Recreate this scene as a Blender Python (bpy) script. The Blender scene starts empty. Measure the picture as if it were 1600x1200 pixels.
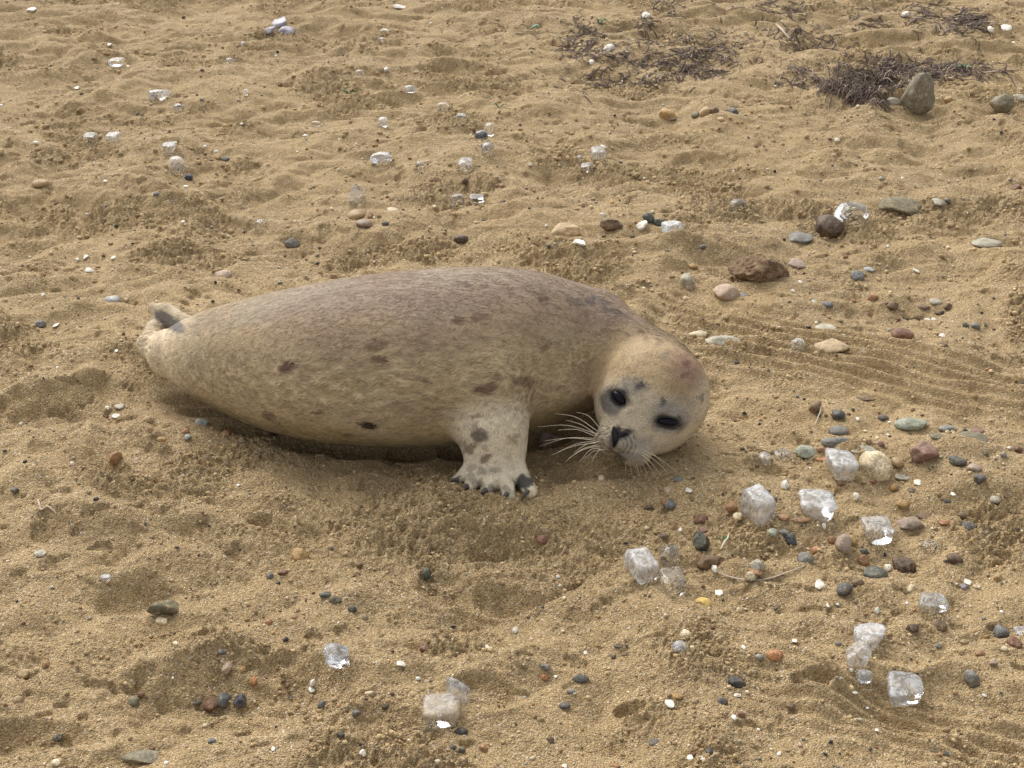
import bpy, math, random
import numpy as np
from mathutils import Vector, Matrix

# ------------------------------------------------------------------ camera, sky, sun, exposure
SC = bpy.context.scene
COL = SC.collection
CAM = np.array([0.0, -2.45, 1.36])
PITCH = math.atan2(1.36, 2.45)
FPX = 2300.0                                   # focal length in photo pixels (1600 wide)
cam_d = bpy.data.cameras.new('camera')
cam = bpy.data.objects.new('camera', cam_d)
COL.objects.link(cam)
cam.location = CAM
cam.rotation_euler = (math.pi/2 - PITCH, 0, 0)
cam_d.sensor_width = 36
cam_d.lens = 36*FPX/1600
cam_d.clip_start = 0.05
cam_d.clip_end = 500
SC.camera = cam

SUN_EL, SUN_ROT = 46, -26                      # sun high behind the seal, from the left
world = bpy.data.worlds.new('World')
SC.world = world
world.use_nodes = True
wn = world.node_tree
wn.nodes.clear()
w_out = wn.nodes.new('ShaderNodeOutputWorld')
w_bg = wn.nodes.new('ShaderNodeBackground')
w_sky = wn.nodes.new('ShaderNodeTexSky')
w_sky.sky_type = 'NISHITA'
w_sky.sun_disc = False
w_sky.sun_elevation = math.radians(SUN_EL)
w_sky.sun_rotation = math.radians(SUN_ROT)
w_sky.air_density = 1.0
w_sky.dust_density = 3.0
w_sky.ozone_density = 0.6
w_hsv = wn.nodes.new('ShaderNodeHueSaturation')   # overcast: the cloud takes most of the blue out
w_hsv.inputs['Saturation'].default_value = 0.14
w_bg.inputs['Strength'].default_value = 0.15
wn.links.new(w_sky.outputs[0], w_hsv.inputs['Color'])
wn.links.new(w_hsv.outputs[0], w_bg.inputs[0])
wn.links.new(w_bg.outputs[0], w_out.inputs[0])

sun_d = bpy.data.lights.new('sun', 'SUN')
sun_d.energy = 1.3
sun_d.angle = math.radians(48)
sun_d.color = (1.0, 0.95, 0.86)
sun = bpy.data.objects.new('sun', sun_d)
COL.objects.link(sun)
_az = math.radians(SUN_ROT)
_sd = Vector((math.sin(_az)*math.cos(math.radians(SUN_EL)), math.cos(_az)*math.cos(math.radians(SUN_EL)), math.sin(math.radians(SUN_EL))))
sun.rotation_euler = _sd.to_track_quat('Z', 'Y').to_euler()
sun.location = (-3, 4, 6)

SC.view_settings.view_transform = 'Standard'
SC.view_settings.look = 'None'
SC.view_settings.gamma = 1
SC.view_settings.exposure = 0.72
SC.render.engine = 'CYCLES'
SC.cycles.max_bounces = 10
SC.cycles.transmission_bounces = 8
SC.cycles.transparent_max_bounces = 8
SC.cycles.caustics_refractive = True
SC.cycles.use_denoising = True

rng = np.random.default_rng(7)

# ------------------------------------------------------------------ view geometry helpers
SA, CA = math.sin(PITCH), math.cos(PITCH)
AX_R = np.array([1.0, 0, 0]); AX_D = np.array([0, CA, -SA]); AX_U = np.array([0, SA, CA])

def ray(px, py):
    d = AX_D + AX_R*(px-800)/FPX - AX_U*(py-600)/FPX
    return d/np.linalg.norm(d)

def W(px, py, z=0.0):
    """point on the height z that the photograph shows at px, py"""
    d = ray(px, py)
    return CAM + d*((z-CAM[2])/d[2])

def mpp(p):
    return float(np.dot(p-CAM, AX_D))/FPX      # metres per photo pixel at point p

def cam2w(x, u, b):
    return AX_R*x + AX_U*u - AX_D*b            # right, up, towards the camera

# ------------------------------------------------------------------ noise
def _hash(ix, iy, iz, seed):
    h = (ix.astype(np.int64)*374761393 + iy.astype(np.int64)*668265263 + iz*2147483647 + seed*1274126177) & 0xffffffff
    h = ((h ^ (h >> 13))*1274126177) & 0xffffffff
    return (h ^ (h >> 16)) & 0xffffffff

def perlin2(x, y, seed=0):
    x = np.asarray(x, float); y = np.asarray(y, float)
    x0 = np.floor(x); y0 = np.floor(y)
    fx = x-x0; fy = y-y0
    u = fx*fx*fx*(fx*(fx*6-15)+10); v = fy*fy*fy*(fy*(fy*6-15)+10)
    def g(dx, dy):
        a = _hash(x0+dx, y0+dy, 0, seed)*(2*math.pi/4294967296.0)
        return np.cos(a)*(fx-dx)+np.sin(a)*(fy-dy)
    a = g(0, 0); b = g(1, 0); c = g(0, 1); d = g(1, 1)
    return 1.5*((a+(b-a)*u)*(1-v)+(c+(d-c)*u)*v)

def value3(p, scale, seed=0):
    p = np.asarray(p, float)*scale
    i = np.floor(p); f = p-i
    f = f*f*(3-2*f)
    out = 0
    for dx in (0, 1):
        for dy in (0, 1):
            for dz in (0, 1):
                h = _hash(i[..., 0]+dx, i[..., 1]+dy, (i[..., 2]+dz).astype(np.int64), seed)/4294967296.0
                w = (f[..., 0] if dx else 1-f[..., 0])*(f[..., 1] if dy else 1-f[..., 1])*(f[..., 2] if dz else 1-f[..., 2])
                out = out+h*w
    return out*2-1

def sstep(a, b, x):
    t = np.clip((x-a)/(b-a), 0, 1)
    return t*t*(3-2*t)

# ------------------------------------------------------------------ mesh helpers
def mesh_np(name, verts, faces, smooth=True, mat=None):
    """faces: (n,k) int array, or list of such arrays"""
    me = bpy.data.meshes.new(name)
    if not isinstance(faces, list): faces = [faces]
    faces = [np.asarray(f, np.int32) for f in faces if len(f)]
    nv = len(verts); nf = sum(len(f) for f in faces); nl = sum(f.size for f in faces)
    me.vertices.add(nv); me.loops.add(nl); me.polygons.add(nf)
    me.vertices.foreach_set('co', np.asarray(verts, np.float32).ravel())
    me.loops.foreach_set('vertex_index', np.concatenate([f.ravel() for f in faces]))
    tot = np.concatenate([np.full(len(f), f.shape[1], np.int32) for f in faces])
    me.polygons.foreach_set('loop_start', np.concatenate([[0], np.cumsum(tot)[:-1]]).astype(np.int32))
    me.polygons.foreach_set('use_smooth', np.full(nf, smooth, bool))
    me.update(calc_edges=True)
    if mat: me.materials.append(mat)
    return me

def link(name, me, parent=None, **props):
    o = bpy.data.objects.new(name, me)
    COL.objects.link(o)
    if parent is not None: o.parent = parent
    for k, v in props.items(): o[k] = v
    return o

def color_attr(me, cols, name='Col'):
    a = me.color_attributes.new(name, 'FLOAT_COLOR', 'POINT')
    c = np.ones((len(cols), 4), np.float32); c[:, :3] = cols
    a.data.foreach_set('color', c.ravel())

def catmull(P, n):
    P = np.asarray(P, float)
    Q = np.vstack([2*P[0]-P[1], P, 2*P[-1]-P[-2]])
    out = []
    for i in range(len(P)-1):
        t = np.linspace(0, 1, n, endpoint=False)[:, None]
        a, b, c, d = Q[i], Q[i+1], Q[i+2], Q[i+3]
        out.append(.5*((2*b)+(-a+c)*t+(2*a-5*b+4*c-d)*t*t+(-a+3*b-3*c+d)*t**3))
    return np.vstack(out+[P[-1:]])

def tubes(paths, radii, sides=5, flat=1.0):
    """many tapered tubes as one vertex / face set; radii per point"""
    V, F, off = [], [], 0
    for P, R in zip(paths, radii):
        P = np.asarray(P, float); R = np.asarray(R, float)
        T = np.gradient(P, axis=0); T /= np.linalg.norm(T, axis=1)[:, None]+1e-12
        ref = np.array([0, 0, 1.0]) if abs(T[0, 2]) < .9 else np.array([1.0, 0, 0])
        A = np.cross(T, ref); A /= np.linalg.norm(A, axis=1)[:, None]+1e-12
        B = np.cross(T, A)
        ang = np.linspace(0, 2*math.pi, sides, endpoint=False)
        ring = P[:, None, :]+R[:, None, None]*(A[:, None, :]*np.cos(ang)[None, :, None]+B[:, None, :]*np.sin(ang)[None, :, None]*flat)
        n = len(P)
        V.append(ring.reshape(-1, 3))
        i = np.arange(n-1)[:, None]*sides; j = np.arange(sides)[None, :]
        a = off+i+j; b = off+i+(j+1) % sides
        F.append(np.stack([a, b, b+sides, a+sides], -1).reshape(-1, 4))
        off += n*sides
    return np.vstack(V), np.vstack(F)

def ico(sub):
    import bmesh
    bm = bmesh.new()
    bmesh.ops.create_icosphere(bm, subdivisions=sub, radius=1)
    v = np.array([x.co[:] for x in bm.verts]); f = np.array([[q.index for q in x.verts] for x in bm.faces])
    bm.free()
    return v, f
ICO = {k: ico(k) for k in (1, 2, 3, 4, 5)}

# ------------------------------------------------------------------ node helpers
class NT:
    def __init__(s, name):
        s.m = bpy.data.materials.new(name); s.m.use_nodes = True
        s.t = s.m.node_tree; s.t.nodes.clear()
        s.out = s.n('ShaderNodeOutputMaterial')
    def n(s, kind, ins=None, **props):
        nd = s.t.nodes.new(kind)
        for k, v in props.items(): setattr(nd, k, v)
        for k, v in (ins or {}).items():
            if isinstance(v, bpy.types.NodeSocket): s.t.links.new(v, nd.inputs[k])
            else: nd.inputs[k].default_value = v
        return nd
    def noise(s, vec, scale, detail=2, rough=.5, dist=0.0):
        return s.n('ShaderNodeTexNoise', {'Vector': vec, 'Scale': scale, 'Detail': detail, 'Roughness': rough, 'Distortion': dist}).outputs['Fac']
    def ramp(s, fac, stops, interp='LINEAR'):
        nd = s.n('ShaderNodeValToRGB', {'Fac': fac})
        cr = nd.color_ramp; cr.interpolation = interp
        while len(cr.elements) < len(stops): cr.elements.new(.5)
        for e, (p, c) in zip(cr.elements, stops):
            e.position = p
            e.color = (*c, 1) if isinstance(c, tuple) else (c, c, c, 1)
        return nd.outputs['Color']
    def mix(s, fac, a, b, mode='MIX'):
        nd = s.n('ShaderNodeMix', data_type='RGBA', blend_type=mode)
        for i, v in ((0, fac), (6, a), (7, b)):
            if isinstance(v, bpy.types.NodeSocket): s.t.links.new(v, nd.inputs[i])
            else: nd.inputs[i].default_value = v if i == 0 else ((*v, 1) if len(v) == 3 else v)
        return nd.outputs[2]
    def math(s, op, a, b=0.0, c=0.0):
        nd = s.n('ShaderNodeMath', {0: a, 1: b, 2: c}, operation=op)
        return nd.outputs[0]
    def bump(s, h, strength, dist, normal=None):
        ins = {'Height': h, 'Strength': strength, 'Distance': dist}
        if normal is not None: ins['Normal'] = normal
        return s.n('ShaderNodeBump', ins).outputs[0]
    def done(s, sh):
        s.t.links.new(sh, s.out.inputs['Surface']); return s.m

def sand_material():
    t = NT('sand')
    co = t.n('ShaderNodeTexCoord').outputs['Object']
    big = t.noise(co, 2.2, 4, .6)
    mid = t.noise(co, 30, 5, .65)
    grain = t.noise(co, 330, 3, .7)
    fine = t.noise(co, 900, 2, .6)
    cell = t.n('ShaderNodeTexVoronoi', {'Vector': co, 'Scale': 400.0, 'Randomness': 1.0})
    cell2 = t.n('ShaderNodeTexVoronoi', {'Vector': co, 'Scale': 150.0, 'Randomness': 1.0})
    cs = t.n('ShaderNodeSeparateColor', {0: cell.outputs['Color']})
    cs2 = t.n('ShaderNodeSeparateColor', {0: cell2.outputs['Color']})
    base = t.ramp(grain, [(.30, (.090, .055, .024)), (.42, (.32, .222, .108)), (.55, (.48, .350, .185)), (.72, (.80, .65, .43))])
    spk = t.ramp(cs.outputs[0], [(0, (.055, .038, .025)), (.05, (.17, .11, .055)), (.14, (.34, .235, .115)), (.5, (.45, .330, .172)), (.80, (.61, .46, .27)), (.92, (.60, .36, .15)), (.95, (.85, .77, .62))], 'CONSTANT')
    c = t.mix(.50, base, spk)
    dots = t.math('MULTIPLY', t.ramp(cs2.outputs[1], [(0, 0.0), (.90, 1.0)], 'CONSTANT'), t.ramp(cell2.outputs['Distance'], [(.26, 1.0), (.36, 0.0)]))
    c = t.mix(t.math('MULTIPLY', dots, .8), c, t.ramp(cs2.outputs[0], [(0, (.06, .045, .035)), (.35, (.20, .10, .05)), (.6, (.30, .27, .22)), (.78, (.75, .66, .50))], 'CONSTANT'))
    c = t.mix(t.math('MULTIPLY', t.ramp(mid, [(.35, 1.0), (.6, 0.0)]), .42), c, (.25, .172, .085), 'MIX')
    c = t.mix(t.math('MULTIPLY', t.ramp(big, [(.40, 0.0), (.62, 1.0)]), .25), c, (.52, .375, .19), 'MIX')
    gn = t.noise(co, 150, 4, .75)
    b1 = t.bump(gn, .9, .0045)
    b2 = t.bump(t.math('SUBTRACT', 1.0, cell.outputs['Distance']), .9, .0030, b1)
    p = t.n('ShaderNodeBsdfPrincipled', {'Base Color': t.n('ShaderNodeHueSaturation', {'Color': c, 'Saturation': 1.0, 'Hue': .499}).outputs[0], 'Roughness': .85, 'Specular IOR Level': .25, 'Normal': b2})
    return t.done(p.outputs[0])
M_SAND = sand_material()

# ------------------------------------------------------------------ terrain
def _dent(px, py, rx, ry, depth, rim, rot=0.0):
    p = W(px, py); s = mpp(p)
    a = PITCH+(py-600)/FPX
    return (p[0], p[1], rx*s, ry*s/math.sin(a), depth, rim, math.radians(rot))
DENTS = [  # footprints, scoops and pits: pixel centre and half sizes, depth, rim
    _dent(375, 1085, 190, 62, .030, .010, 4), _dent(815, 960, 150, 45, .020, .008, 0), _dent(790, 915, 95, 18, .012, .005, 6),
    _dent(120, 640, 120, 40, .018, .010, 10), _dent(170, 735, 110, 45, .018, .006, 0), _dent(690, 118, 110, 14, .022, .010, 10),
    _dent(700, 150, 130, 12, .012, .006, 8), _dent(60, 320, 110, 22, .02, .01, 10), _dent(340, 285, 90, 30, .020, .008, 0),
    _dent(505, 395, 110, 30, .012, .005, 0), _dent(1400, 240, 90, 18, .014, .006, -14), _dent(1430, 172, 60, 16, .018, .008, 0),
    _dent(1150, 412, 90, 26, .014, .006, 6), _dent(770, 850, 120, 22, .010, .006, 0), _dent(590, 765, 100, 30, .014, .005, 0),
    _dent(1140, 945, 120, 40, .010, .006, 0), _dent(1170, 745, 60, 16, .010, .006, 0), _dent(1270, 1085, 34, 13, .014, .007, 0),
    _dent(985, 1103, 24, 12, .014, .006, 0), _dent(1450, 1110, 140, 40, .012, .006, 0), _dent(1010, 240, 60, 20, .014, .006, 0),
    _dent(900, 280, 80, 16, .012, .006, 0), _dent(590, 1140, 70, 24, .014, .006, 0), _dent(755, 1090, 60, 26, .010, .006, 0),
    _dent(60, 1150, 100, 26, .014, .006, 0), _dent(210, 935, 60, 26, .012, .005, 15), _dent(690, 910, 40, 22, .012, .005, 0),
    _dent(900, 740, 90, 20, .010, .004, 0), _dent(330, 425, 40, 10, .010, .004, 0), _dent(1560, 860, 60, 30, .008, .004, 0),
    _dent(210, 70, 110, 14, .016, .008, 0), _dent(480, 60, 90, 12, .014, .007, 0), _dent(130, 180, 90, 16, .014, .008, 0),
    _dent(1110, 245, 70, 10, .010, .005, 0), _dent(1340, 70, 120, 10, .012, .008, 0), _dent(1520, 85, 110, 8, .014, .008, 4),
    _dent(1050, 60, 80, 9, .010, .006, 0), _dent(370, 355, 70, 16, .012, .006, 0), _dent(1530, 330, 80, 14, .008, .004, 0)]
# ridges: start px, end px, half width px, height
RIDGES = [((150, 590), (10, 640), 14, .012), ((330, 500), (90, 490), 12, .010), ((560, 770), (1000, 810), 26, .010),
          ((110, 760), (520, 880), 40, .014), ((300, 640), (130, 800), 40, .014), ((560, 108), (790, 122), 14, .014), ((430, 760), (690, 800), 40, .012),
          ((1040, 690), (1170, 760), 26, .008), ((1050, 940), (1120, 1040), 30, .008), ((600, 1020), (860, 1000), 40, .014),
          ((1350, 60), (1600, 45), 10, .014), ((1350, 165), (1500, 190), 14, .010), ((60, 120), (330, 60), 14, .014),
          ((880, 65), (1300, 110), 14, .008), ((0, 250), (210, 165), 16, .012), ((380, 240), (640, 200), 16, .010)]
RIDGES = [(W(*a), W(*b), w*mpp(W(*a))/SA, h) for a, b, w, h in RIDGES]
_rk0, _rk1 = W(1090, 500), W(1600, 612)
_rkd = (_rk1-_rk0)[:2]/np.linalg.norm((_rk1-_rk0)[:2]); _rkn = np.array([-_rkd[1], _rkd[0]])
_rl0, _rl1 = W(1280, 1090), W(1600, 1175)
_rld = (_rl1-_rl0)[:2]/np.linalg.norm((_rl1-_rl0)[:2]); _rln = np.array([-_rld[1], _rld[0]])
_rc = W(1330, 560)[:2]; _rlc = W(1470, 1150)[:2]

SEAL_PTS = None; TRENCH = []
def H(x, y, fine=True):
    x = np.asarray(x, float); y = np.asarray(y, float)
    wx = x+.05*perlin2(x*3, y*3, 50); wy = y+.05*perlin2(x*3+9, y*3, 51)
    z = .030*perlin2(wx*1.6+wy*.5, wy*2.2, 1)+.020*perlin2(wx*4, wy*5.5, 2)+.0125*(np.abs(perlin2(wx*6, wy*9, 3))*2-.5)+.006*perlin2(wx*12, wy*15, 9)
    z = z+.004*sstep(.3, 3, y)*perlin2(x*7, wy*26, 8)*1.6
    for cx, cy, rx, ry, dep, rim, rot in DENTS:
        dx = x-cx; dy = y-cy
        u = (dx*math.cos(rot)+dy*math.sin(rot))/rx; v = (-dx*math.sin(rot)+dy*math.cos(rot))/ry
        r = np.sqrt(u*u+v*v)*(1+.10*perlin2(x*40, y*44, 7)+.20*perlin2(x*14+dep*900, y*14, 4))
        z = z-1.25*dep*np.exp(-np.clip(r, 0, 4)**3.2*1.1)*(1+.22*perlin2(x*30, y*36, 5))+rim*np.exp(-((r-1.18)/.24)**2)
    for a, b, w, h in RIDGES:
        d = b-a; L2 = d[0]**2+d[1]**2
        tt = np.clip(((x-a[0])*d[0]+(y-a[1])*d[1])/L2, 0, 1)
        dist = np.hypot(x-a[0]-tt*d[0], y-a[1]-tt*d[1])*(1+.3*perlin2(x*11, y*11, 6))
        z = z+h*np.exp(-(dist/w)**2)
    # rake lines
    q = (x-_rk0[0])*_rkn[0]+(y-_rk0[1])*_rkn[1]+.012*perlin2(x*3, y*3, 12)
    m = np.exp(-(((x-_rc[0])*_rkd[0]+(y-_rc[1])*_rkd[1])/.42)**4-(((x-_rc[0])*_rkn[0]+(y-_rc[1])*_rkn[1])/.14)**4)
    s = np.sin(q*2*math.pi/.040)
    z = z*(1-.70*m)+m*.0100*(s+.35*np.abs(s))*(.8+.5*perlin2(x*12, y*12, 13))
    q = (x-_rl0[0])*_rln[0]+(y-_rl0[1])*_rln[1]+.01*perlin2(x*4, y*4, 14)
    m2 = np.exp(-(((x-_rlc[0])*_rld[0]+(y-_rlc[1])*_rld[1])/.26)**4-(((x-_rlc[0])*_rln[0]+(y-_rlc[1])*_rln[1])/.07)**4)
    z = z+m2*.0045*np.sin(q*2*math.pi/.024)
    calm = 1-.75*m-.6*m2
    zf = 0
    wt = np.zeros_like(z); wsum = np.full_like(z, 1e-9); tsum = np.zeros_like(z)
    if SEAL_PTS is not None:
        for cx, cy, rx, ry, lift in SEAL_PTS:
            r2 = ((x-cx)/rx)**2+((y-cy)/ry)**2
            wi = np.exp(-r2**2*.35)
            wt = np.maximum(wt, wi); wsum = wsum+wi**4; tsum = tsum+wi**4*lift
    tr = np.zeros_like(z)
    for cx, cy, rx, ry, dep in TRENCH:
        tr = np.maximum(tr, dep*np.exp(-(((x-cx)/rx)**2+((y-cy)/ry)**2)**2))
    if fine:
        k = sstep(.08, .55, perlin2(x*3.1+5, y*4.1, 20)+.35*perlin2(x*9, y*12, 21))      # where the sand is crumbly
        k = np.clip(k+.9*np.exp(-((x-.02)/.42)**2-((y+.50)/.10)**2), 0, 1)*calm
        n1 = 1-np.abs(perlin2(wx*26, wy*30, 22))*2.2
        n2 = 1-np.abs(perlin2(x*60, y*66, 23))*2.2
        n3 = perlin2(x*135, y*145, 24)
        n4 = perlin2(x*270, y*280, 25)
        zf = .0056*k*n1+.0056*k*n2+(.0007+.0040*k)*n3+(.0008+.0018*k)*n4
        zf = zf+.0030*calm*perlin2(x*34, y*40, 26)*.7+.0010*perlin2(x*80, y*95, 29)+0.0075*calm*(.5-np.abs(perlin2(wx*10+wy*4, wy*20, 33)))
        pits = sstep(.30, .62, perlin2(x*26+3, y*33, 27)+.35*perlin2(x*70, y*80, 30))*sstep(0, .4, perlin2(x*5, y*5+7, 28)+.15)
        zf = zf-.0075*pits*calm
    return z*(1-.85*wt)+zf*(1-.45*wt)+tsum/wsum*wt-tr

def ground_at(px, py, lift=0.0):
    z = 0.0
    for _ in range(12):
        p = W(px, py, z+lift)
        z = float(H(p[0:1], p[1:2], False)[0])
    p = W(px, py, z+lift)
    return p, z

# ------------------------------------------------------------------ the seal: solid shape as a smooth blend of masses
#   photo x, top outline, bottom outline, lift of the belly off the sand
STATIONS = [(262, 514, 588, .022), (290, 498, 610, .012), (330, 483, 632, .004), (400, 464, 663, 0), (480, 447, 684, 0), (560, 433, 692, 0),
            (640, 424, 695, 0), (720, 419, 692, 0), (780, 419, 684, .004), (840, 426, 668, .010), (890, 440, 652, .016), (930, 458, 636, .020)]
WRATIO = [1.16]*9+[1.08, 1.0, .92]
_c = []
for (X, top, bot, lift), kr in zip(STATIONS, WRATIO):
    kf = math.sqrt(.2357*kr*kr+.765)
    e = (bot-top)/2*(2.62/FPX)
    rz = e/kf
    for _ in range(3):
        zc = rz*.94+lift-.004
        p = W(X, (top+bot)/2, zc)
        rz = (bot-top)/2*mpp(p)/kf
    _c.append((p[0], p[1], p[2], rz*kr, rz))
_c = np.array(_c)
_cc = catmull(_c, 8)
SEAL_PTS = [(r[0], r[1], .10, r[3]*.98, -.019 if q < 10 else -.004) for q, r in enumerate(_c[1:])]
HC = W(1020, 616, .104)                        # middle of the skull
TRENCH[:] = [(r[0], r[1]-.27*r[3], .06, r[3]*.25, .034 if q > 2 else .012+.008*q) for q, r in enumerate(_c[1:])]  # added hollow hidden under the body, shaped to darken the contact shade
SEAL_PTS.append((HC[0]+.012, HC[1]-.01, .12, .11, .012))
SEAL_PTS.append((W(772, 752)[0], W(772, 752)[1], .085, .055, 0))

F_ = cam2w(-.44, -.60, .67); F_ /= np.linalg.norm(F_)
R_ = cam2w(.88, -.44, .20); R_ -= F_*np.dot(R_, F_); R_ /= np.linalg.norm(R_)
U_ = np.cross(R_, F_)
if U_[2] < 0: U_ = -U_
HR = np.stack([R_, F_, U_])
def hp(r, f, u): return HC+R_*r+F_*f+U_*u

def sd_ell(p, c, r, R=None):
    q = p-c
    if R is not None: q = q @ R.T
    r = np.asarray(r, float)
    k0 = np.linalg.norm(q/r, axis=-1)+1e-9; k1 = np.linalg.norm(q/(r*r), axis=-1)+1e-9
    return k0*(k0-1)/k1

def sd_cone(p, a, b, ra, rb, n=None, s=1.0):
    q = p-a; d = b-a
    if n is not None:
        n = n/np.linalg.norm(n)
        q = q+(s-1)*(q @ n)[..., None]*n
        d = d+(s-1)*(d @ n)*n
    t = np.clip((q @ d)/(d @ d), 0, 1)
    return (np.linalg.norm(q-t[..., None]*d, axis=-1)-(ra+(rb-ra)*t))/(s**.5)

def smin(a, b, k):
    h = np.clip(.5+.5*(b-a)/k, 0, 1)
    return b*(1-h)+a*h-k*h*(1-h)

def body_frame(p):
    x = p[..., 0]
    xs = _cc[:, 0]
    yc, zc, ry, rz = (np.interp(x, xs, _cc[:, i]) for i in (1, 2, 3, 4))
    dx = np.where(x < xs[0], (x-xs[0])/.035, np.where(x > xs[-1], (x-xs[-1])/.06, 0))
    return (p[..., 1]-yc)/ry, (p[..., 2]-zc)/rz, dx, rz

ARM_A, ARM_B = W(770, 604, .145), W(770, 668, .085)
WRIST, PALM = W(773, 710, .046), W(774, 735, .028)
HN = cam2w(0, .25, 1.0)                        # the back of the hand faces up and to the camera
TOES = [(W(736, 732, .028), W(712, 752, .015), .0135, .0085), (W(750, 738, .028), W(731, 762, .014), .0145, .0100),
        (W(769, 740, .028), W(760, 768, .014), .0145, .0110), (W(789, 740, .028), W(795, 774, .014), .0145, .0115),
        (W(809, 734, .028), W(829, 768, .016), .0150, .0120)]
TAIL_A = [W(305, 520, .075), W(262, 494, .085), W(243, 484, .090)]
TAIL_B = [W(268, 560, .050), W(240, 540, .055), W(242, 508, .070)]
FN_A = cam2w(-.35, -.5, .8); FN_B = cam2w(.3, .3, .9)

def seal_sdf(p):
    v, w, dx, rz = body_frame(p)
    w2 = np.where(w < 0, w*1.0, w)
    k = np.sqrt(np.abs(v)**2.15+np.abs(w2)**2.15+dx*dx+1e-9)
    d = (k-1)*np.minimum(rz, .15)*.93
    # neck and head
    d = smin(d, sd_cone(p, W(930, 540, .135), HC-F_*.050-R_*.018, .088, .072), .045)
    h = sd_ell(p, HC, (.099, .100, .090), HR)
    h = smin(h, sd_ell(p, hp(0, .050, -.012), (.070, .062, .055), HR), .035)
    h = smin(h, sd_ell(p, hp(0, .088, -.016), (.040, .045, .034), HR), .028)
    h = smin(h, sd_ell(p, hp(-.023, .120, -.023), (.027, .027, .023), HR), .014)
    h = smin(h, sd_ell(p, hp(.023, .120, -.023), (.027, .027, .023), HR), .010)
    h = smin(h, sd_ell(p, hp(0, .130, -.004), (.014, .016, .013), HR), .008)
    h = smin(h, sd_ell(p, hp(0, .092, -.038), (.024, .024, .015), HR), .012)
    # brow swellings, eye hollows
    for s in (-1, 1):
        h = smin(h, sd_ell(p, hp(s*.046, .062, .030), (.024, .020, .016), HR), .022)
        h = -smin(-h, sd_ell(p, EYE[s]+F_*.006, (.019, .012, .0105), EYR[s]), .012)
    d = smin(d, h, .012)
    # fore flipper
    arm = sd_cone(p, ARM_A, ARM_B, .058, .053)
    arm = smin(arm, sd_cone(p, ARM_B, WRIST, .053, .044, HN, 1.25), .03)
    arm = smin(arm, sd_cone(p, WRIST, PALM, .043, .040, HN, 1.9), .025)
    toes = None
    for a, b, ra, rb in TOES:
        c = sd_cone(p, a, b, ra, rb, HN, 1.1)
        toes = c if toes is None else smin(toes, c, .0070)
    arm = smin(arm, toes, .009)
    d = smin(d, arm, .034)
    # the arm of the far side, under the chest
    far = sd_cone(p, W(880, 590, .12), W(905, 600, .012), .05, .035)
    d = smin(d, far, .03)
    # hind flippers
    ta = smin(sd_cone(p, TAIL_A[0], TAIL_A[1], .030, .024, FN_A, 1.9), sd_cone(p, TAIL_A[1], TAIL_A[2], .024, .015, FN_A, 1.9), .012)
    tb = smin(sd_cone(p, TAIL_B[0], TAIL_B[1], .034, .026, FN_B, 1.5), sd_cone(p, TAIL_B[1], TAIL_B[2], .026, .012, FN_B, 1.7), .012)
    d = smin(d, ta, .014)
    d = smin(d, tb, .016)
    return d

EYE = {-1: hp(-.049, .064, .004), 1: hp(.049, .064, .004)}
EYR = {-1: HR, 1: HR}
def sdf_grad(p, e=.0006):
    g = np.stack([seal_sdf(p+np.eye(3)[i]*e)-seal_sdf(p-np.eye(3)[i]*e) for i in range(3)], -1)/(2*e)
    return g

def hit(px, py, push=0.0):
    d = ray(px, py); t = 1.5
    for _ in range(90):
        s = float(seal_sdf((CAM+d*t)[None])[0])
        if s < 1e-4: break
        t += s*.7
        if t > 4: return None
    return CAM+d*(t+push)

# the eyes sit where the photograph shows them
_save = dict(EYE)
EYE = {-1: np.array([0, 0, 50.]), 1: np.array([0, 0, 50.])}
_e = {-1: hit(966, 621, .004), 1: hit(1044, 660, .004)}
EYE = _e
def _frame(c, tilt):
    n = sdf_grad(c[None])[0]; n /= np.linalg.norm(n)
    a = cam2w(math.cos(tilt), math.sin(tilt), 0); a -= n*np.dot(a, n); a /= np.linalg.norm(a)
    return np.stack([a, n, np.cross(a, n)])
_far = EYE; EYE = {-1: np.array([0, 0, 50.]), 1: np.array([0, 0, 50.])}
EYR = {-1: _frame(_far[-1], math.radians(-42)), 1: _frame(_far[1], math.radians(-8))}
EYE = _far

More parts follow.
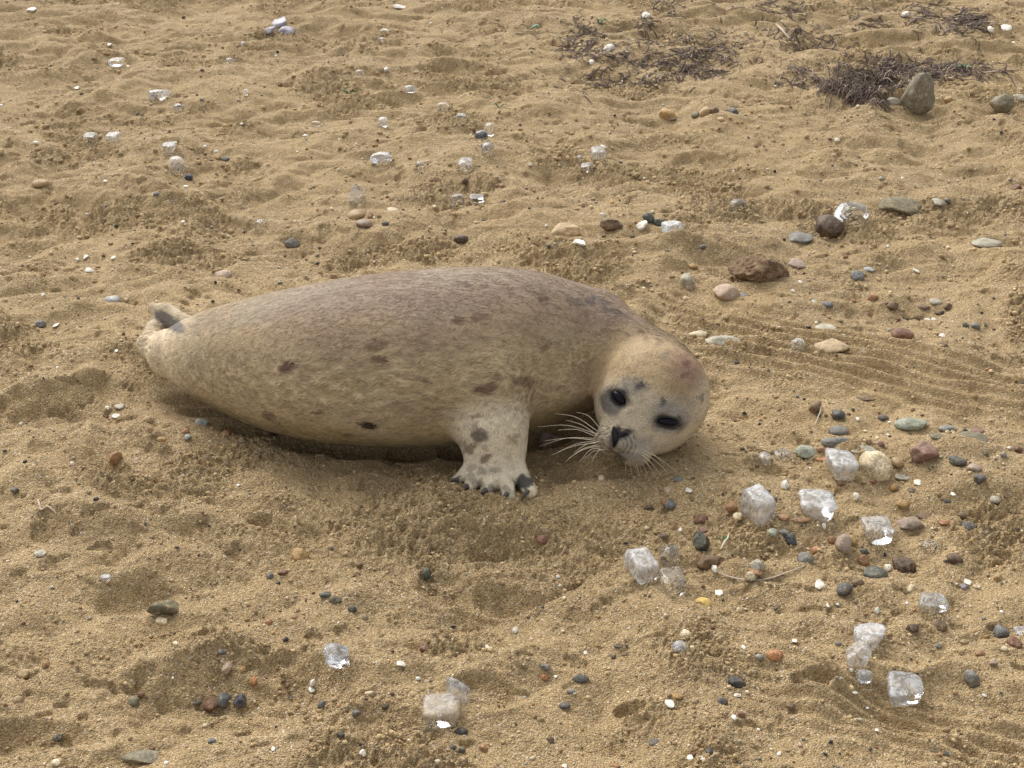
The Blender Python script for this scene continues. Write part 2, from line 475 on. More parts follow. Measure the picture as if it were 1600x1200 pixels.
def surface_nets(f, lo, hi, vox, band=.03):
    nc = 4; cv = vox*nc
    n = np.ceil((hi-lo)/cv).astype(int)
    ax = [lo[i]+cv*(np.arange(n[i])+.5) for i in range(3)]
    G = np.stack(np.meshgrid(*ax, indexing='ij'), -1)
    C = np.empty(tuple(n), np.float32)
    for i in range(n[0]): C[i] = f(G[i].reshape(-1, 3)).reshape(n[1], n[2])
    near = np.abs(C) < cv*1.8
    D = np.repeat(np.repeat(np.repeat(C, nc, 0), nc, 1), nc, 2)
    off = (np.arange(nc)-(nc-1)/2)*vox
    o = np.stack(np.meshgrid(off, off, off, indexing='ij'), -1).reshape(-1, 3)
    I = np.argwhere(near)
    oi = np.stack(np.meshgrid(*[np.arange(nc)]*3, indexing='ij'), -1).reshape(-1, 3)
    for s in range(0, len(I), 4000):
        J = I[s:s+4000]
        c = lo+cv*(J+.5)
        P = (c[:, None]+o[None]).reshape(-1, 3)
        q = (J[:, None]*nc+oi[None]).reshape(-1, 3)
        D[q[:, 0], q[:, 1], q[:, 2]] = f(P)
    S = D < 0
    cnt = sum(S[i:S.shape[0]-1+i, j:S.shape[1]-1+j, k:S.shape[2]-1+k].astype(np.uint8) for i in (0, 1) for j in (0, 1) for k in (0, 1))
    act = (cnt > 0) & (cnt < 8)
    idx = -np.ones(act.shape, np.int32)
    A = np.argwhere(act); idx[act] = np.arange(len(A))
    V = lo+vox*(A+1.0)          # grid point i sits at lo+vox*(i+.5); the cell centre half a voxel further
    faces = []
    for axis in range(3):
        a, b = (axis+1) % 3, (axis+2) % 3
        sl0 = [slice(None)]*3; sl1 = [slice(None)]*3
        sl0[axis] = slice(0, -1); sl1[axis] = slice(1, None)
        s0, s1 = S[tuple(sl0)], S[tuple(sl1)]
        E = np.argwhere(s0 != s1)
        ok = (E[:, a] > 0) & (E[:, b] > 0) & (E[:, a] < act.shape[a]) & (E[:, b] < act.shape[b])
        E = E[ok]
        def ci(da, db):
            q = E.copy(); q[:, a] -= da; q[:, b] -= db
            return idx[q[:, 0], q[:, 1], q[:, 2]]
        q = np.stack([ci(1, 1), ci(0, 1), ci(0, 0), ci(1, 0)], -1)
        flip = ~s0[E[:, 0], E[:, 1], E[:, 2]]
        q[flip] = q[flip][:, ::-1]
        faces.append(q)
    F = np.vstack(faces)
    F = F[(F >= 0).all(1)]
    for it in range(5):
        g = sdf_grad(V); d = f(V)
        st = (d/np.maximum((g*g).sum(-1), .05))[:, None]*g
        L = np.linalg.norm(st, axis=1)[:, None]
        V = V-st*np.minimum(1, vox/(L+1e-9))
        if it in (1, 3):          # even the mesh out along the surface
            acc = np.zeros_like(V); c = np.zeros(len(V))
            for k in range(4):
                u, w = F[:, k], F[:, (k+1) % 4]
                for q in range(3):
                    acc[:, q] += np.bincount(u, V[w, q], len(V))+np.bincount(w, V[u, q], len(V))
                c += np.bincount(u, minlength=len(V))+np.bincount(w, minlength=len(V))
            V = .4*V+.6*acc/np.maximum(c, 1)[:, None]
    return V, F

SV, SF = surface_nets(seal_sdf, np.array([-.72, -.66, -.04]), np.array([.46, .26, .36]), .0030)
SN = sdf_grad(SV); SN /= np.linalg.norm(SN, axis=1)[:, None]+1e-9

# regions of the coat
def regions(p):
    hd = sstep(.055, -.010, sd_ell(p, HC, (.10, .12, .09), HR))*sstep(-.06, -.01, (p-HC) @ F_+.02*1)
    v, w, dx, rz = body_frame(p)
    arm = np.minimum(sd_cone(p, ARM_B, WRIST, .053, .045), sd_cone(p, WRIST, PALM, .05, .06))
    for a, b, ra, rb in TOES: arm = np.minimum(arm, sd_cone(p, a, b, ra, rb))
    am = sstep(.03, -.0, arm)
    tl = sstep(_cc[0, 0]+.10, _cc[0, 0]-.005, p[:, 0])
    return hd, am, tl, w

def px_of(p):
    q = p-CAM; dep = q @ AX_D
    return 800+FPX*(q @ AX_R)/dep, 600-FPX*(q @ AX_U)/dep, dep

def lerp(a, b, t): return a+(b-a)*t[:, None]
SPOTS = [  # px, py, half width, half height, tilt, strength, dark colour index
    (453, 575, 17, 10, 35, .85, 0), (590, 538, 20, 10, 10, .60, 0), (598, 563, 13, 8, -20, .75, 0), (579, 667, 17, 5, -20, .95, 1), (664, 594, 9, 4, 10, .65, 0),
    (764, 609, 19, 9, 18, .80, 0), (778, 590, 8, 6, 0, .5, 0), (820, 596, 20, 8, 5, .5, 0), (851, 469, 10, 5, 0, .75, 0), (722, 444, 14, 5, 0, .6, 0), (756, 445, 8, 4, 0, .5, 0),
    (718, 501, 9, 7, 0, .65, 0), (752, 497, 14, 8, 0, .5, 0), (858, 542, 10, 6, 30, .5, 0), (423, 651, 9, 5, -10, .7, 0), (499, 645, 8, 4, 0, .75, 0), (546, 680, 7, 3, 0, .6, 1),
    (748, 680, 13, 13, 50, .75, 1), (757, 717, 10, 7, 0, .75, 0), (800, 680, 11, 5, 10, .55, 2), (802, 690, 8, 6, 0, .5, 2), (722, 694, 6, 5, 0, .5, 0), (900, 474, 14, 7, -15, .5, 3),
    (935, 470, 22, 7, -20, .55, 3), (965, 490, 24, 6, -25, .5, 3), (955, 520, 24, 4, 4, .35, 0), (979, 524, 5, 4, 0, .5, 0), (1003, 522, 7, 5, 0, .5, 0), (1030, 535, 8, 4, 0, .4, 0),
    (1037, 557, 8, 7, 0, .35, 3), (1074, 568, 7, 6, 0, .6, 4), (1071, 585, 7, 6, 40, .6, 4), (1012, 532, 6, 3, 0, .4, 0), (1094, 624, 6, 5, 0, .6, 3),
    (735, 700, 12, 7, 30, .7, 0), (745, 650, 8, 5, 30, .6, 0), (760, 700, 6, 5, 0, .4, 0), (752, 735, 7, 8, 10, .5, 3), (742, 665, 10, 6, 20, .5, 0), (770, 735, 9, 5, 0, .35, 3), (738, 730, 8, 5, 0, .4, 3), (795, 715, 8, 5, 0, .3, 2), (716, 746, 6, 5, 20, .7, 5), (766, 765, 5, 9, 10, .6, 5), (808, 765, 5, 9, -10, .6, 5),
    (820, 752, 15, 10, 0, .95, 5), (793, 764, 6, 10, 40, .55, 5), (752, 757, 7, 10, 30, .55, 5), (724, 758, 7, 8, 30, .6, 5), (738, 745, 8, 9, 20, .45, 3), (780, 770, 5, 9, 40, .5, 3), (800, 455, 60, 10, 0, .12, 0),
    (690, 470, 90, 18, 0, .18, 0), (560, 560, 40, 10, 0, .14, 0), (930, 585, 40, 22, 0, .12, 0), (680, 640, 60, 20, 0, .14, 3), (350, 560, 50, 20, 0, .14, 0)]
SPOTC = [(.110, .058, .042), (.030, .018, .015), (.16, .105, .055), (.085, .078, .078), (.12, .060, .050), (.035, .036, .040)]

def coat(p, n):
    hd, am, tl, w = regions(p)
    X, Y, dep = px_of(p)
    n1 = value3(p*np.array([1, 2.2, 2.2]), 14, 3); n2 = value3(p*np.array([1, 2.5, 2.5]), 45, 4); n3 = value3(p, 120, 5)
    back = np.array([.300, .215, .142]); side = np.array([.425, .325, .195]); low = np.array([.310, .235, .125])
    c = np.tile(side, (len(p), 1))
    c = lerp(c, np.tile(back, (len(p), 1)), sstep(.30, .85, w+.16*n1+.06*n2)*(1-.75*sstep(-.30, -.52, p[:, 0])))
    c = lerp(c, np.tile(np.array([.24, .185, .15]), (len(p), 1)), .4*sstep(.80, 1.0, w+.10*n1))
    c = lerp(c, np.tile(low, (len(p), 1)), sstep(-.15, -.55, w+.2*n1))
    clump = value3(p*np.array([1, 3.0, 3.0])+.01*n1[:, None], 48, 36)
    lightband = sstep(-.25, .10, w)*sstep(.80, .35, w)*sstep(.05, -.25, p[:, 0]-.02)
    c = lerp(c, np.tile(np.array([.60, .48, .31]), (len(p), 1)), lightband*sstep(-.2, .6, clump+.25*n2)*.62)
    c = lerp(c, np.tile(np.array([.20, .14, .085]), (len(p), 1)), (.25+.75*lightband)*sstep(.15, .8, -clump)*.28)
    c = lerp(c, np.tile(np.array([.66, .54, .37]), (len(p), 1)), tl*.8)
    grey = np.tile(np.array([.42, .38, .29]), (len(p), 1))
    c = lerp(c, grey, .2*sstep(.1, .6, value3(p, 9, 8))*(1-hd))
    # front flipper cream with grey shading of its own
    c = lerp(c, np.tile(np.array([.66, .57, .42]), (len(p), 1)), am*.92)
    # head
    hr = (p-HC) @ R_; hf = (p-HC) @ F_; hu = (p-HC) @ U_
    hc = np.tile(np.array([.385, .285, .165]), (len(p), 1))
    face = sstep(.045, .085, hf+.25*np.abs(hr)*0+.006*n2)
    crown = sstep(.065, .0, np.linalg.norm(np.stack([(X-1078)*dep/FPX, (Y-578)*dep/FPX], -1), axis=1))
    hc = lerp(hc, np.tile(np.array([.23, .135, .100]), (len(p), 1)), crown*.85)
    hc = lerp(hc, np.tile(np.array([.50, .43, .32]), (len(p), 1)), face*.8)
    rightside = sstep(.055, .085, hr)
    hc = lerp(hc, np.tile(np.array([.56, .47, .33]), (len(p), 1)), rightside*.7)
    c = lerp(c, hc, hd)
    jx = 5*n2+3*n3; jy = 4*value3(p, 60, 11)+2*n3
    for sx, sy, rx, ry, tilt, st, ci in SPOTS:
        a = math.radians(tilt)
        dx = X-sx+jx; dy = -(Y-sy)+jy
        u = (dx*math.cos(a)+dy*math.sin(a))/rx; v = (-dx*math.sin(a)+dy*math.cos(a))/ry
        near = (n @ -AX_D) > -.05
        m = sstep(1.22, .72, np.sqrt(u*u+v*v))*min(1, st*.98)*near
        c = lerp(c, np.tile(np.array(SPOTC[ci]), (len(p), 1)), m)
    # face marks: grey eye patches, dark rims, brow tufts, whisker rows, nose, mouth
    def patch(px, py, rx, ry, tilt, st, col, soft=(1.25, .7), jit=1.0):
        nonlocal c
        a = math.radians(tilt)
        dx = X-px+jx*jit; dy = -(Y-py)+jy*jit
        u = (dx*math.cos(a)+dy*math.sin(a))/rx; v = (-dx*math.sin(a)+dy*math.cos(a))/ry
        m = sstep(soft[0], soft[1], np.sqrt(u*u+v*v))*st*((n @ -AX_D) > -.1)*(hd > .2)
        c = lerp(c, np.tile(np.array(col), (len(p), 1)), m)
    patch(955, 630, 17, 22, 20, .85, (.105, .100, .095), (1.2, .75), .4)
    patch(988, 606, 24, 15, 0, .6, (.18, .17, .16))
    patch(1045, 652, 32, 24, -10, .6, (.20, .185, .17))
    patch(1000, 690, 26, 14, -25, .35, (.22, .21, .19))
    patch(1060, 640, 30, 24, -10, .30, (.24, .23, .22))
    patch(1000, 605, 10, 5, 25, .8, (.04, .035, .035), (1.2, .6), .5)
    patch(1036, 630, 5, 9, -20, .7, (.05, .045, .045), (1.2, .6), .5)
    patch(967, 621, 18, 13, -42, .92, (.026, .023, .024), (1.25, .75), .5)
    patch(1044, 660, 25, 12, -8, .92, (.026, .023, .024), (1.25, .75), .5)
    patch(1028, 672, 14, 5, -30, .5, (.10, .085, .08))
    patch(982, 714, 28, 9, -15, .45, (.13, .12, .12))
    for s, cx, cy in ((-1, 957, 688), (1, 966, 694)):
        ang = np.arctan2(Y-cy, (X-cx)*s)
        rr = np.hypot(X-cx, (Y-cy)*1.1)+1.5*n3
        m = sstep(38 if s > 0 else 31, 26, rr)*sstep(5, 9, rr)*sstep(.0, .6, np.sin(rr*2*math.pi/6.6)*(.65+.35*np.sin(ang*13+rr*.5))+.3*n3)*.9
        m = m*(np.abs(ang) < 1.5)*(hd > .2)*((n @ -AX_D) > -.1)
        c = lerp(c, np.tile(np.array([.05, .047, .045]), (len(p), 1)), m)
    patch(962, 683, 9, 19, -12, .95, (.016, .015, .017), (1.2, .7), .2)
    patch(974, 680, 16, 8, 28, .9, (.016, .015, .017), (1.2, .7), .2)
    patch(955, 700, 6, 8, -20, .8, (.12, .055, .035), (1.2, .7), .2)
    patch(940, 690, 20, 18, 0, .25, (.20, .19, .17))
    patch(984, 700, 24, 18, 0, .35, (.18, .17, .16))
    patch(966, 712, 16, 4, -35, .7, (.06, .04, .035), (1.2, .7), .3)
    # grey inner face of the far hind flipper, webs between the toes
    m = sstep(1.25, .85, np.hypot((X-266)/24, (Y-503-.55*(X-266))/11))*sstep(.2, .6, tl)*.92
    c = lerp(c, np.tile(np.array([.17, .155, .145]), (len(p), 1)), m)
    c = c*(1+.07*n2+.05*n3)[:, None]
    return np.clip(c, .01, .9)

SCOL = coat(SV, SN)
# short-range relief of the coat: clumps running along the body
def coat_relief(p):
    hd, am, tl, w = regions(p)
    q = p*np.array([1.0, 3.2, 3.2])
    r = value3(q+.02*value3(p, 30, 31)[:, None], 42, 32)*.6+value3(q, 90, 33)*.4
    band = sstep(-.35, .0, w)*sstep(.75, .35, w)
    return (.0006+.0024*band*(1-hd))*r*(1-.7*am)
SV = SV+SN*coat_relief(SV)[:, None]

def fur_material():
    t = NT('seal_coat')
    col = t.n('ShaderNodeVertexColor', layer_name='Col').outputs['Color']
    co = t.n('ShaderNodeTexCoord').outputs['Object']
    mp = t.n('ShaderNodeMapping', {'Vector': co, 'Scale': (1.0, 3.5, 3.5)}).outputs[0]
    n = t.noise(mp, 130, 4, .7)
    c = t.mix(.55, col, t.mix(1.0, col, t.ramp(n, [(.3, .62), (.7, 1.35)]), 'MULTIPLY'))
    b = t.bump(n, .4, .002)
    p = t.n('ShaderNodeBsdfPrincipled', {'Base Color': c, 'Roughness': .62, 'Specular IOR Level': .12, 'Normal': b, 'Sheen Weight': .05, 'Sheen Roughness': .4})
    return t.done(p.outputs[0])
def strand_material():
    t = NT('seal_hair')
    col = t.n('ShaderNodeVertexColor', layer_name='Col').outputs['Color']
    p = t.n('ShaderNodeBsdfPrincipled', {'Base Color': col, 'Roughness': .6, 'Specular IOR Level': .12})
    return t.done(p.outputs[0])
def plain(name, color, rough=.5, spec=.5, **kw):
    t = NT(name)
    co = t.n('ShaderNodeTexCoord').outputs['Object']
    n = t.noise(co, kw.pop('scale', 200.0), 3, .6)
    c = t.mix(n, tuple(x*.75 for x in color), tuple(min(1, x*1.25) for x in color))
    ins = {'Base Color': c, 'Roughness': rough, 'Specular IOR Level': spec}
    ins.update(kw)
    return t.done(t.n('ShaderNodeBsdfPrincipled', ins).outputs[0])
M_COAT = fur_material(); M_HAIR = strand_material()

me = mesh_np('seal', SV, SF, True, M_COAT)
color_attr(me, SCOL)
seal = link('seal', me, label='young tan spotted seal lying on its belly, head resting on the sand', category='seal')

# fur: short strands lying along the coat
def build_fur(count):
    P = SV[SF]; c = P.mean(1)
    nrm = np.cross(P[:, 2]-P[:, 0], P[:, 3]-P[:, 1]); area = np.linalg.norm(nrm, axis=1)
    keep = c[:, 2] > .004
    pr = area*keep*np.where(np.linalg.norm(c-HC, axis=1) < .15, 1.9, 1.0)
    face_tip = np.minimum(np.linalg.norm(c-EYE[-1], axis=1), np.linalg.norm(c-EYE[1], axis=1))
    pr = pr*(face_tip > .017)
    pr /= pr.sum()
    fi = rng.choice(len(SF), count, p=pr)
    w = rng.dirichlet((1, 1, 1, 1), count)
    root = (P[fi]*w[..., None]).sum(1)
    N = (SN[SF[fi]]*w[..., None]).sum(1); N /= np.linalg.norm(N, axis=1)[:, None]
    C = SCOL[SF[fi, 0]]
    hd, am, tl, ww = regions(root)
    flow = np.tile(np.array([-1.0, .1, -.22]), (count, 1))
    away = root-hp(0, .13, -.01); away /= np.linalg.norm(away, axis=1)[:, None]
    flow = lerp(flow, away, hd)
    flow = lerp(flow, np.tile((PALM-ARM_B)/np.linalg.norm(PALM-ARM_B), (count, 1)), am)
    T = flow-N*(flow*N).sum(1)[:, None]; T /= np.linalg.norm(T, axis=1)[:, None]+1e-9
    S = np.cross(N, T)
    q = root*np.array([1, 2.6, 2.6])
    turn = .75*value3(q, 40, 41)+.45*value3(q, 110, 42)+rng.normal(0, .18, count)
    turn = turn*(1-.5*hd)
    T = T*np.cos(turn)[:, None]+S*np.sin(turn)[:, None]; S = np.cross(N, T)
    band = sstep(-.4, 0, ww)*sstep(.8, .4, ww)*(1-hd)
    L = (.0075+.004*band)*(1-.35*hd)*(1-.3*am)*(1-.2*tl)*rng.uniform(.7, 1.25, count)
    muz = sstep(.05, .02, np.linalg.norm(root-hp(0, .12, -.02), axis=1))
    L = L*(1-.72*muz)
    lift = .16+.10*value3(q, 70, 43)+rng.normal(0, .05, count)
    lift = np.clip(lift+.10*hd*0, .04, .5)
    wd = rng.uniform(.00035, .00070, count)
    root = root-N*.0004
    mid = root+T*(L*.5)[:, None]+N*(L*lift*.65)[:, None]
    tip = root+T*(L*.98)[:, None]+N*(L*lift*.75)[:, None]
    v = np.stack([root-S*wd[:, None], root+S*wd[:, None], mid+S*(wd*.8)[:, None], mid-S*(wd*.8)[:, None], tip], 1)
    i = np.arange(count)[:, None]*5
    q4 = i+np.array([[0, 1, 2, 3]]); t3 = i+np.array([[3, 2, 4]])
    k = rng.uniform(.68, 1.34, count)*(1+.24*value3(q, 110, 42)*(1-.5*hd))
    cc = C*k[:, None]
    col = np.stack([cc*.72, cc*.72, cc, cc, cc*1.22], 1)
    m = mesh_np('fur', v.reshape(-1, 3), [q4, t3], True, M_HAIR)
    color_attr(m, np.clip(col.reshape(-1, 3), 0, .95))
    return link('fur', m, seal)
build_fur(230000)

# eyes
M_EYE = plain('seal_eye', (.006, .005, .008), 0.24, .14)
v0, f0 = ICO[4]
for s in (-1, 1):
    R = EYR[s]
    sz = (.0150, .0090, .0082) if s < 0 else (.0175, .0090, .0070)
    v = EYE[s]-R[1]*.0035+(v0*np.array(sz)) @ R
    link('eye', mesh_np('eye', v, f0, True, M_EYE), seal)
# nose: two slanted nostrils meeting in a V
M_NOSE = plain('seal_nose', (.010, .009, .010), .7, .12)
def patch_tube(name, pts, rad, push, mat, sides=8, flat=.5, parent=seal):
    P = np.array([hit(x, y, push) for x, y in pts])
    P = catmull(P, 5)
    r = np.interp(np.linspace(0, 1, len(P)), np.linspace(0, 1, len(rad)), rad)
    v, f = tubes([P], [r], sides, 1.0)
    return link(name, mesh_np(name, v, f, True, mat), parent)
nz = patch_tube('nose', [(960, 665), (961, 674), (963, 689), (959, 698)], [.002, .0056, .0068, .0025], .0030, M_NOSE)
patch_tube('nostril', [(964, 687), (974, 680), (984, 677)], [.004, .0052, .0015], .0028, M_NOSE, parent=nz)
patch_tube('nostril', [(962, 687), (959, 677), (958, 667)], [.003, .0045, .0015], .0022, M_NOSE, parent=nz)

# claws
M_CLAW = plain('seal_claw', (.060, .046, .038), .35, .5)
CLAWS = [((716, 750), (699, 757)), ((731, 760), (714, 771)), ((759, 766), (749, 779)), ((792, 772), (785, 785)), ((824, 768), (815, 783))]
for (a, b) in CLAWS:
    A = hit(*a, .001)
    if A is None: continue
    B = W(b[0], b[1], .010)
    M = (A+B)/2+np.array([0, -.002, .005])
    P = catmull([A, M, B], 5); n = len(P)
    v, f = tubes([P], [np.linspace(.0052, .0008, n)], 7)
    link('claw', mesh_np('claw', v, f, True, M_CLAW), seal)

# whiskers
M_WHISK = plain('seal_whisker', (.66, .58, .43), .4, .5)
LW = [((938, 676), (901, 644)), ((934, 680), (866, 646)), ((932, 684), (840, 667)), ((931, 688), (872, 672)), ((930, 691), (843, 697)), ((931, 694), (850, 689)), ((932, 698), (862, 711)),
      ((934, 701), (883, 722)), ((937, 703), (888, 716)), ((939, 706), (905, 722)), ((942, 708), (914, 716)), ((935, 687), (884, 656)), ((930, 695), (872, 706)), ((945, 709), (924, 722)), ((936, 696), (896, 708))]
RW = [((975, 718), (978, 738)), ((979, 719), (987, 742)), ((982, 719), (996, 741)), ((987, 718), (1004, 739)), ((991, 717), (1012, 742)), ((994, 716), (1022, 741)), ((997, 714), (1034, 744)),
      ((999, 712), (1046, 741)), ((1002, 710), (1058, 738)), ((985, 715), (1000, 744)), ((1001, 706), (1040, 728)), ((990, 712), (1018, 733))]
wk = random.Random(5)
for k, (a, b) in enumerate(LW+RW):
    a = (a[0], a[1]-(6 if k < len(LW) else 8))
    A = hit(a[0], a[1], .001)
    if A is None: A = hit(a[0]+8, a[1]-3, .001)
    if A is None: continue
    dep = (A-CAM) @ AX_D
    if k < len(LW):
        d = ray(*b); B = CAM+d*((dep-.005+wk.uniform(-.015, .012))/(d @ AX_D))
        B[2] = max(B[2], .010)
        M = (A+B)/2+cam2w(0, wk.uniform(.004, .009), .004)
    else:
        B = W(b[0], b[1], .019); M = (A+B)/2+cam2w(0, .004, .006)
    P = catmull([A, M, B], 8); n = len(P)
    v, f = tubes([P], [np.linspace(.00066, .00022, n)], 5)
    link('whisker', mesh_np('whisker', v, f, True, M_WHISK), seal)

# ------------------------------------------------------------------ the beach: one sheet, fine where it is seen, running out to the horizon
def spaced(a, b, step0, step1):
    out = [a]; 
    while out[-1] < b:
        t = (out[-1]-a)/(b-a); out.append(out[-1]+step0+(step1-step0)*t)
    return np.array(out)
QUICK = False
GRV = spaced(-1.15, 3.25, .0020*(2 if QUICK else 1), .0062*(2 if QUICK else 1))
grow = .02*1.35**np.arange(1, 30)
GRV = np.concatenate([(-1.15-np.cumsum(grow))[::-1], GRV, 3.25+np.cumsum(grow)])
un = 1150//(2 if QUICK else 1)
GRU = np.linspace(-.43, .43, un)
gu = .006*1.38**np.arange(1, 26)
GRU = np.concatenate([(-.43-np.cumsum(gu))[::-1], GRU, .43+np.cumsum(gu)])
sc = np.maximum(GRV+2.62, 1.0)
XX = GRU[None, :]*sc[:, None]; YY = np.repeat(GRV[:, None], len(GRU), 1)
XX = XX+.0006*perlin2(XX*300, YY*300, 91)
inner = (np.abs(XX) < 4) & (YY > -3) & (YY < 6)
ZZ = np.empty_like(XX)
ZZ[:] = H(XX, YY)
ZZ = ZZ*np.exp(-np.maximum(0, np.hypot(XX, YY-1)-6)*.15)
nr, ncol = XX.shape
i = np.arange(nr-1)[:, None]*ncol; j = np.arange(ncol-1)[None, :]
a = i+j
F = np.stack([a, a+1, a+1+ncol, a+ncol], -1).reshape(-1, 4)
sm = mesh_np('sand', np.stack([XX, YY, ZZ], -1).reshape(-1, 3), F, True, M_SAND)
link('sand', sm, kind='structure', label='trampled tan beach sand')
Z_S = ZZ.copy()
def H(x, y, fine=True):                        # from here on the height comes from the sheet itself
    x = np.asarray(x, float); y = np.asarray(y, float)
    r = np.clip(np.searchsorted(GRV, y)-1, 0, len(GRV)-2)
    fy = np.clip((y-GRV[r])/(GRV[r+1]-GRV[r]), 0, 1)
    u = x/np.maximum(y+2.62, 1.0)
    c = np.clip(np.searchsorted(GRU, u)-1, 0, len(GRU)-2)
    fx = np.clip((u-GRU[c])/(GRU[c+1]-GRU[c]), 0, 1)
    return (Z_S[r, c]*(1-fx)+Z_S[r, c+1]*fx)*(1-fy)+(Z_S[r+1, c]*(1-fx)+Z_S[r+1, c+1]*fx)*fy

# ------------------------------------------------------------------ stones, pebbles, shells
def stone_material(name, speck=.5, rough=.7, scale=1.0, dusty=.35):
    t = NT(name)
    co = t.n('ShaderNodeTexCoord').outputs['Object']
    oi = t.n('ShaderNodeObjectInfo')
    off = t.n('ShaderNodeVectorMath', {0: co, 1: oi.outputs['Location']}, operation='ADD').outputs[0]
    base = oi.outputs['Color']
    n1 = t.noise(off, 60*scale, 4, .65, .3); n2 = t.noise(off, 420*scale, 3, .6); n3 = t.noise(off, 130*scale, 3, .6)
    c = t.mix(1.0, base, t.ramp(n1, [(.3, .62), (.5, 1.0), (.7, 1.38)]), 'MULTIPLY')
    c = t.mix(speck, c, t.mix(1.0, c, t.ramp(n2, [(.36, .55), (.5, 1.0), (.66, 1.7)]), 'MULTIPLY'))
    # wet sand grains still sticking to it
    c = t.mix(t.math('MULTIPLY', t.ramp(n3, [(.46, 0.0), (.68, 1.0)]), dusty), c, t.ramp(n2, [(.35, (.20, .13, .065)), (.6, (.50, .37, .21))]))
    b = t.bump(n2, .5, .0012, t.bump(n3, .5, .003))
    return t.done(t.n('ShaderNodeBsdfPrincipled', {'Base Color': c, 'Roughness': rough, 'Normal': b, 'Specular IOR Level': .4}).outputs[0])
M_PEB = stone_material('pebble_stone', .65, .60, 1.0, .30)
M_ROCK = stone_material('rough_stone', .7, .85, .6, .45)
M_SHELL = stone_material('shell', .12, .45, 1.0, .12)
COLS = dict(dg=(.075, .072, .064), bk=(.032, .031, .031), gr=(.17, .165, .145), bg=(.135, .145, .145), nv=(.036, .040, .052), og=(.145, .125, .075), gn=(.060, .066, .052),
            br=(.150, .090, .046), db=(.072, .042, .024), ob=(.27, .140, .060), orr=(.36, .16, .060), rb=(.15, .066, .038), rd=(.20, .110, .078), tn=(.36, .25, .125), cr=(.56, .46, .30),
            wh=(.86, .84, .78), pk=(.42, .30, .21), pg=(.36, .33, .25), lb=(.36, .37, .35), ye=(.62, .44, .13), oc=(.34, .21, .075), pb=(.27, .20, .15), pu=(.22, .19, .19),
            cg=(.27, .29, .22), ms=(.034, .034, .020), bo=(.20, .175, .125), sd=(.40, .29, .165))
CN = dict(dg='dark grey', bk='blackish', gr='mid grey', bg='blue-grey', nv='navy', og='olive grey', gn='dark green', br='brown', db='dark brown', ob='orange-brown', orr='orange', rb='red-brown',
          rd='dull red', tn='tan', cr='cream', wh='white', pk='pinkish', pg='pale grey', lb='pale blue', ye='yellow', oc='ochre', pb='greyish brown', pu='purple-grey', cg='pale green', ms='mossy black', bo='grey', sd='sand-coloured')
SN_ = dict(r='round', f='flat', a='angular', o='oval')

LAND = [  # names of things one can find in the photograph
    ("the seal's head", 1020, 620), ("the seal's front flipper", 775, 745), ("the seal's hind flippers", 240, 510), ("the seal's belly", 520, 700), ("the seal's back", 650, 415),
    ("the upright grey boulder", 1437, 147), ("the dark brown round stone", 1296, 357), ("the crusty long brown rock", 1188, 424), ("the big mottled cream stone", 1367, 726),
    ("the pale green oval pebble", 1423, 663), ("the two-piece ice lump", 1350, 1017), ("the brown-stained ice cube", 690, 1110), ("the navy pebble", 375, 1095),
    ("the long olive grey stone", 258, 950), ("the flat slate at the bottom edge", 220, 1182), ("the yellow pebble", 1099, 942), ("the mossy black stone", 1095, 847),
    ("the lone orange-brown pebble", 181, 715), ("the purple-grey shell", 435, 40), ("the cone-shaped ice piece", 557, 303), ("the small ice ball", 407, 353),
    ("the large faceted clear ice", 1329, 333), ("the large tan stone", 883, 362), ("the dull red stone", 1445, 707), ("the grey-ended dark stone", 458, 380),
    ("the dark green-grey oval pebble", 1368, 897), ("the square ice cube near the edge", 1413, 1078), ("the dark red-brown pebble", 1410, 522), ("the tiny ice dome", 1247, 539),
    ("the pale blue-grey pebble", 315, 661), ("the frosted ice lump", 1051, 356), ("the long pink-cream pebble", 1134, 459), ("the tilted ice chunk", 525, 1025),
    ("the flat jagged ice", 249, 149), ("the black pebble", 1151, 1066), ("the long ice shard", 595, 247)]
USED = set(); NAMED = {}
def words_dir(dx, dy):
    a = math.degrees(math.atan2(-dy, dx)) % 360
    return ['right of', 'behind and right of', 'behind', 'behind and left of', 'left of', 'in front and left of', 'in front of', 'in front and right of'][int((a+22.5)//45) % 8]
def make_label(px, py, desc):
    ls = sorted([(math.hypot((px-x), (py-y)*1.3), n, x, y) for n, x, y in LAND if math.hypot(px-x, py-y) > 12])
    def near(l):
        return 'touching' if l[0] < 32 else ('close' if l[0] < 75 else ('' if l[0] < 170 else 'well'))
    cands = []
    for l in ls[:2]:
        q = near(l); d = words_dir(px-l[2], py-l[3])
        cands.append(f"{desc} {q+' ' if q and q!='touching' else ('right ' if q=='touching' and d.startswith('behind') or q=='touching' and d.startswith('in') else '')}{d} {l[1]}")
    for i in range(0, 6):
        for j in range(0, 6):
            if i < j: cands.append(f"{desc} between {ls[i][1]} and {ls[j][1]}")
    for i in range(6):
        for j in range(6):
            if i != j: cands.append(f"{desc} {words_dir(px-ls[i][2], py-ls[i][3])} {ls[i][1]}, nearer {ls[j][1]}")
    for c in cands:
        c = c.strip()
        if c not in USED and len(c.split()) <= 16:
            USED.add(c); return c
    raise RuntimeError('no label for %s %s %s' % (px, py, desc))

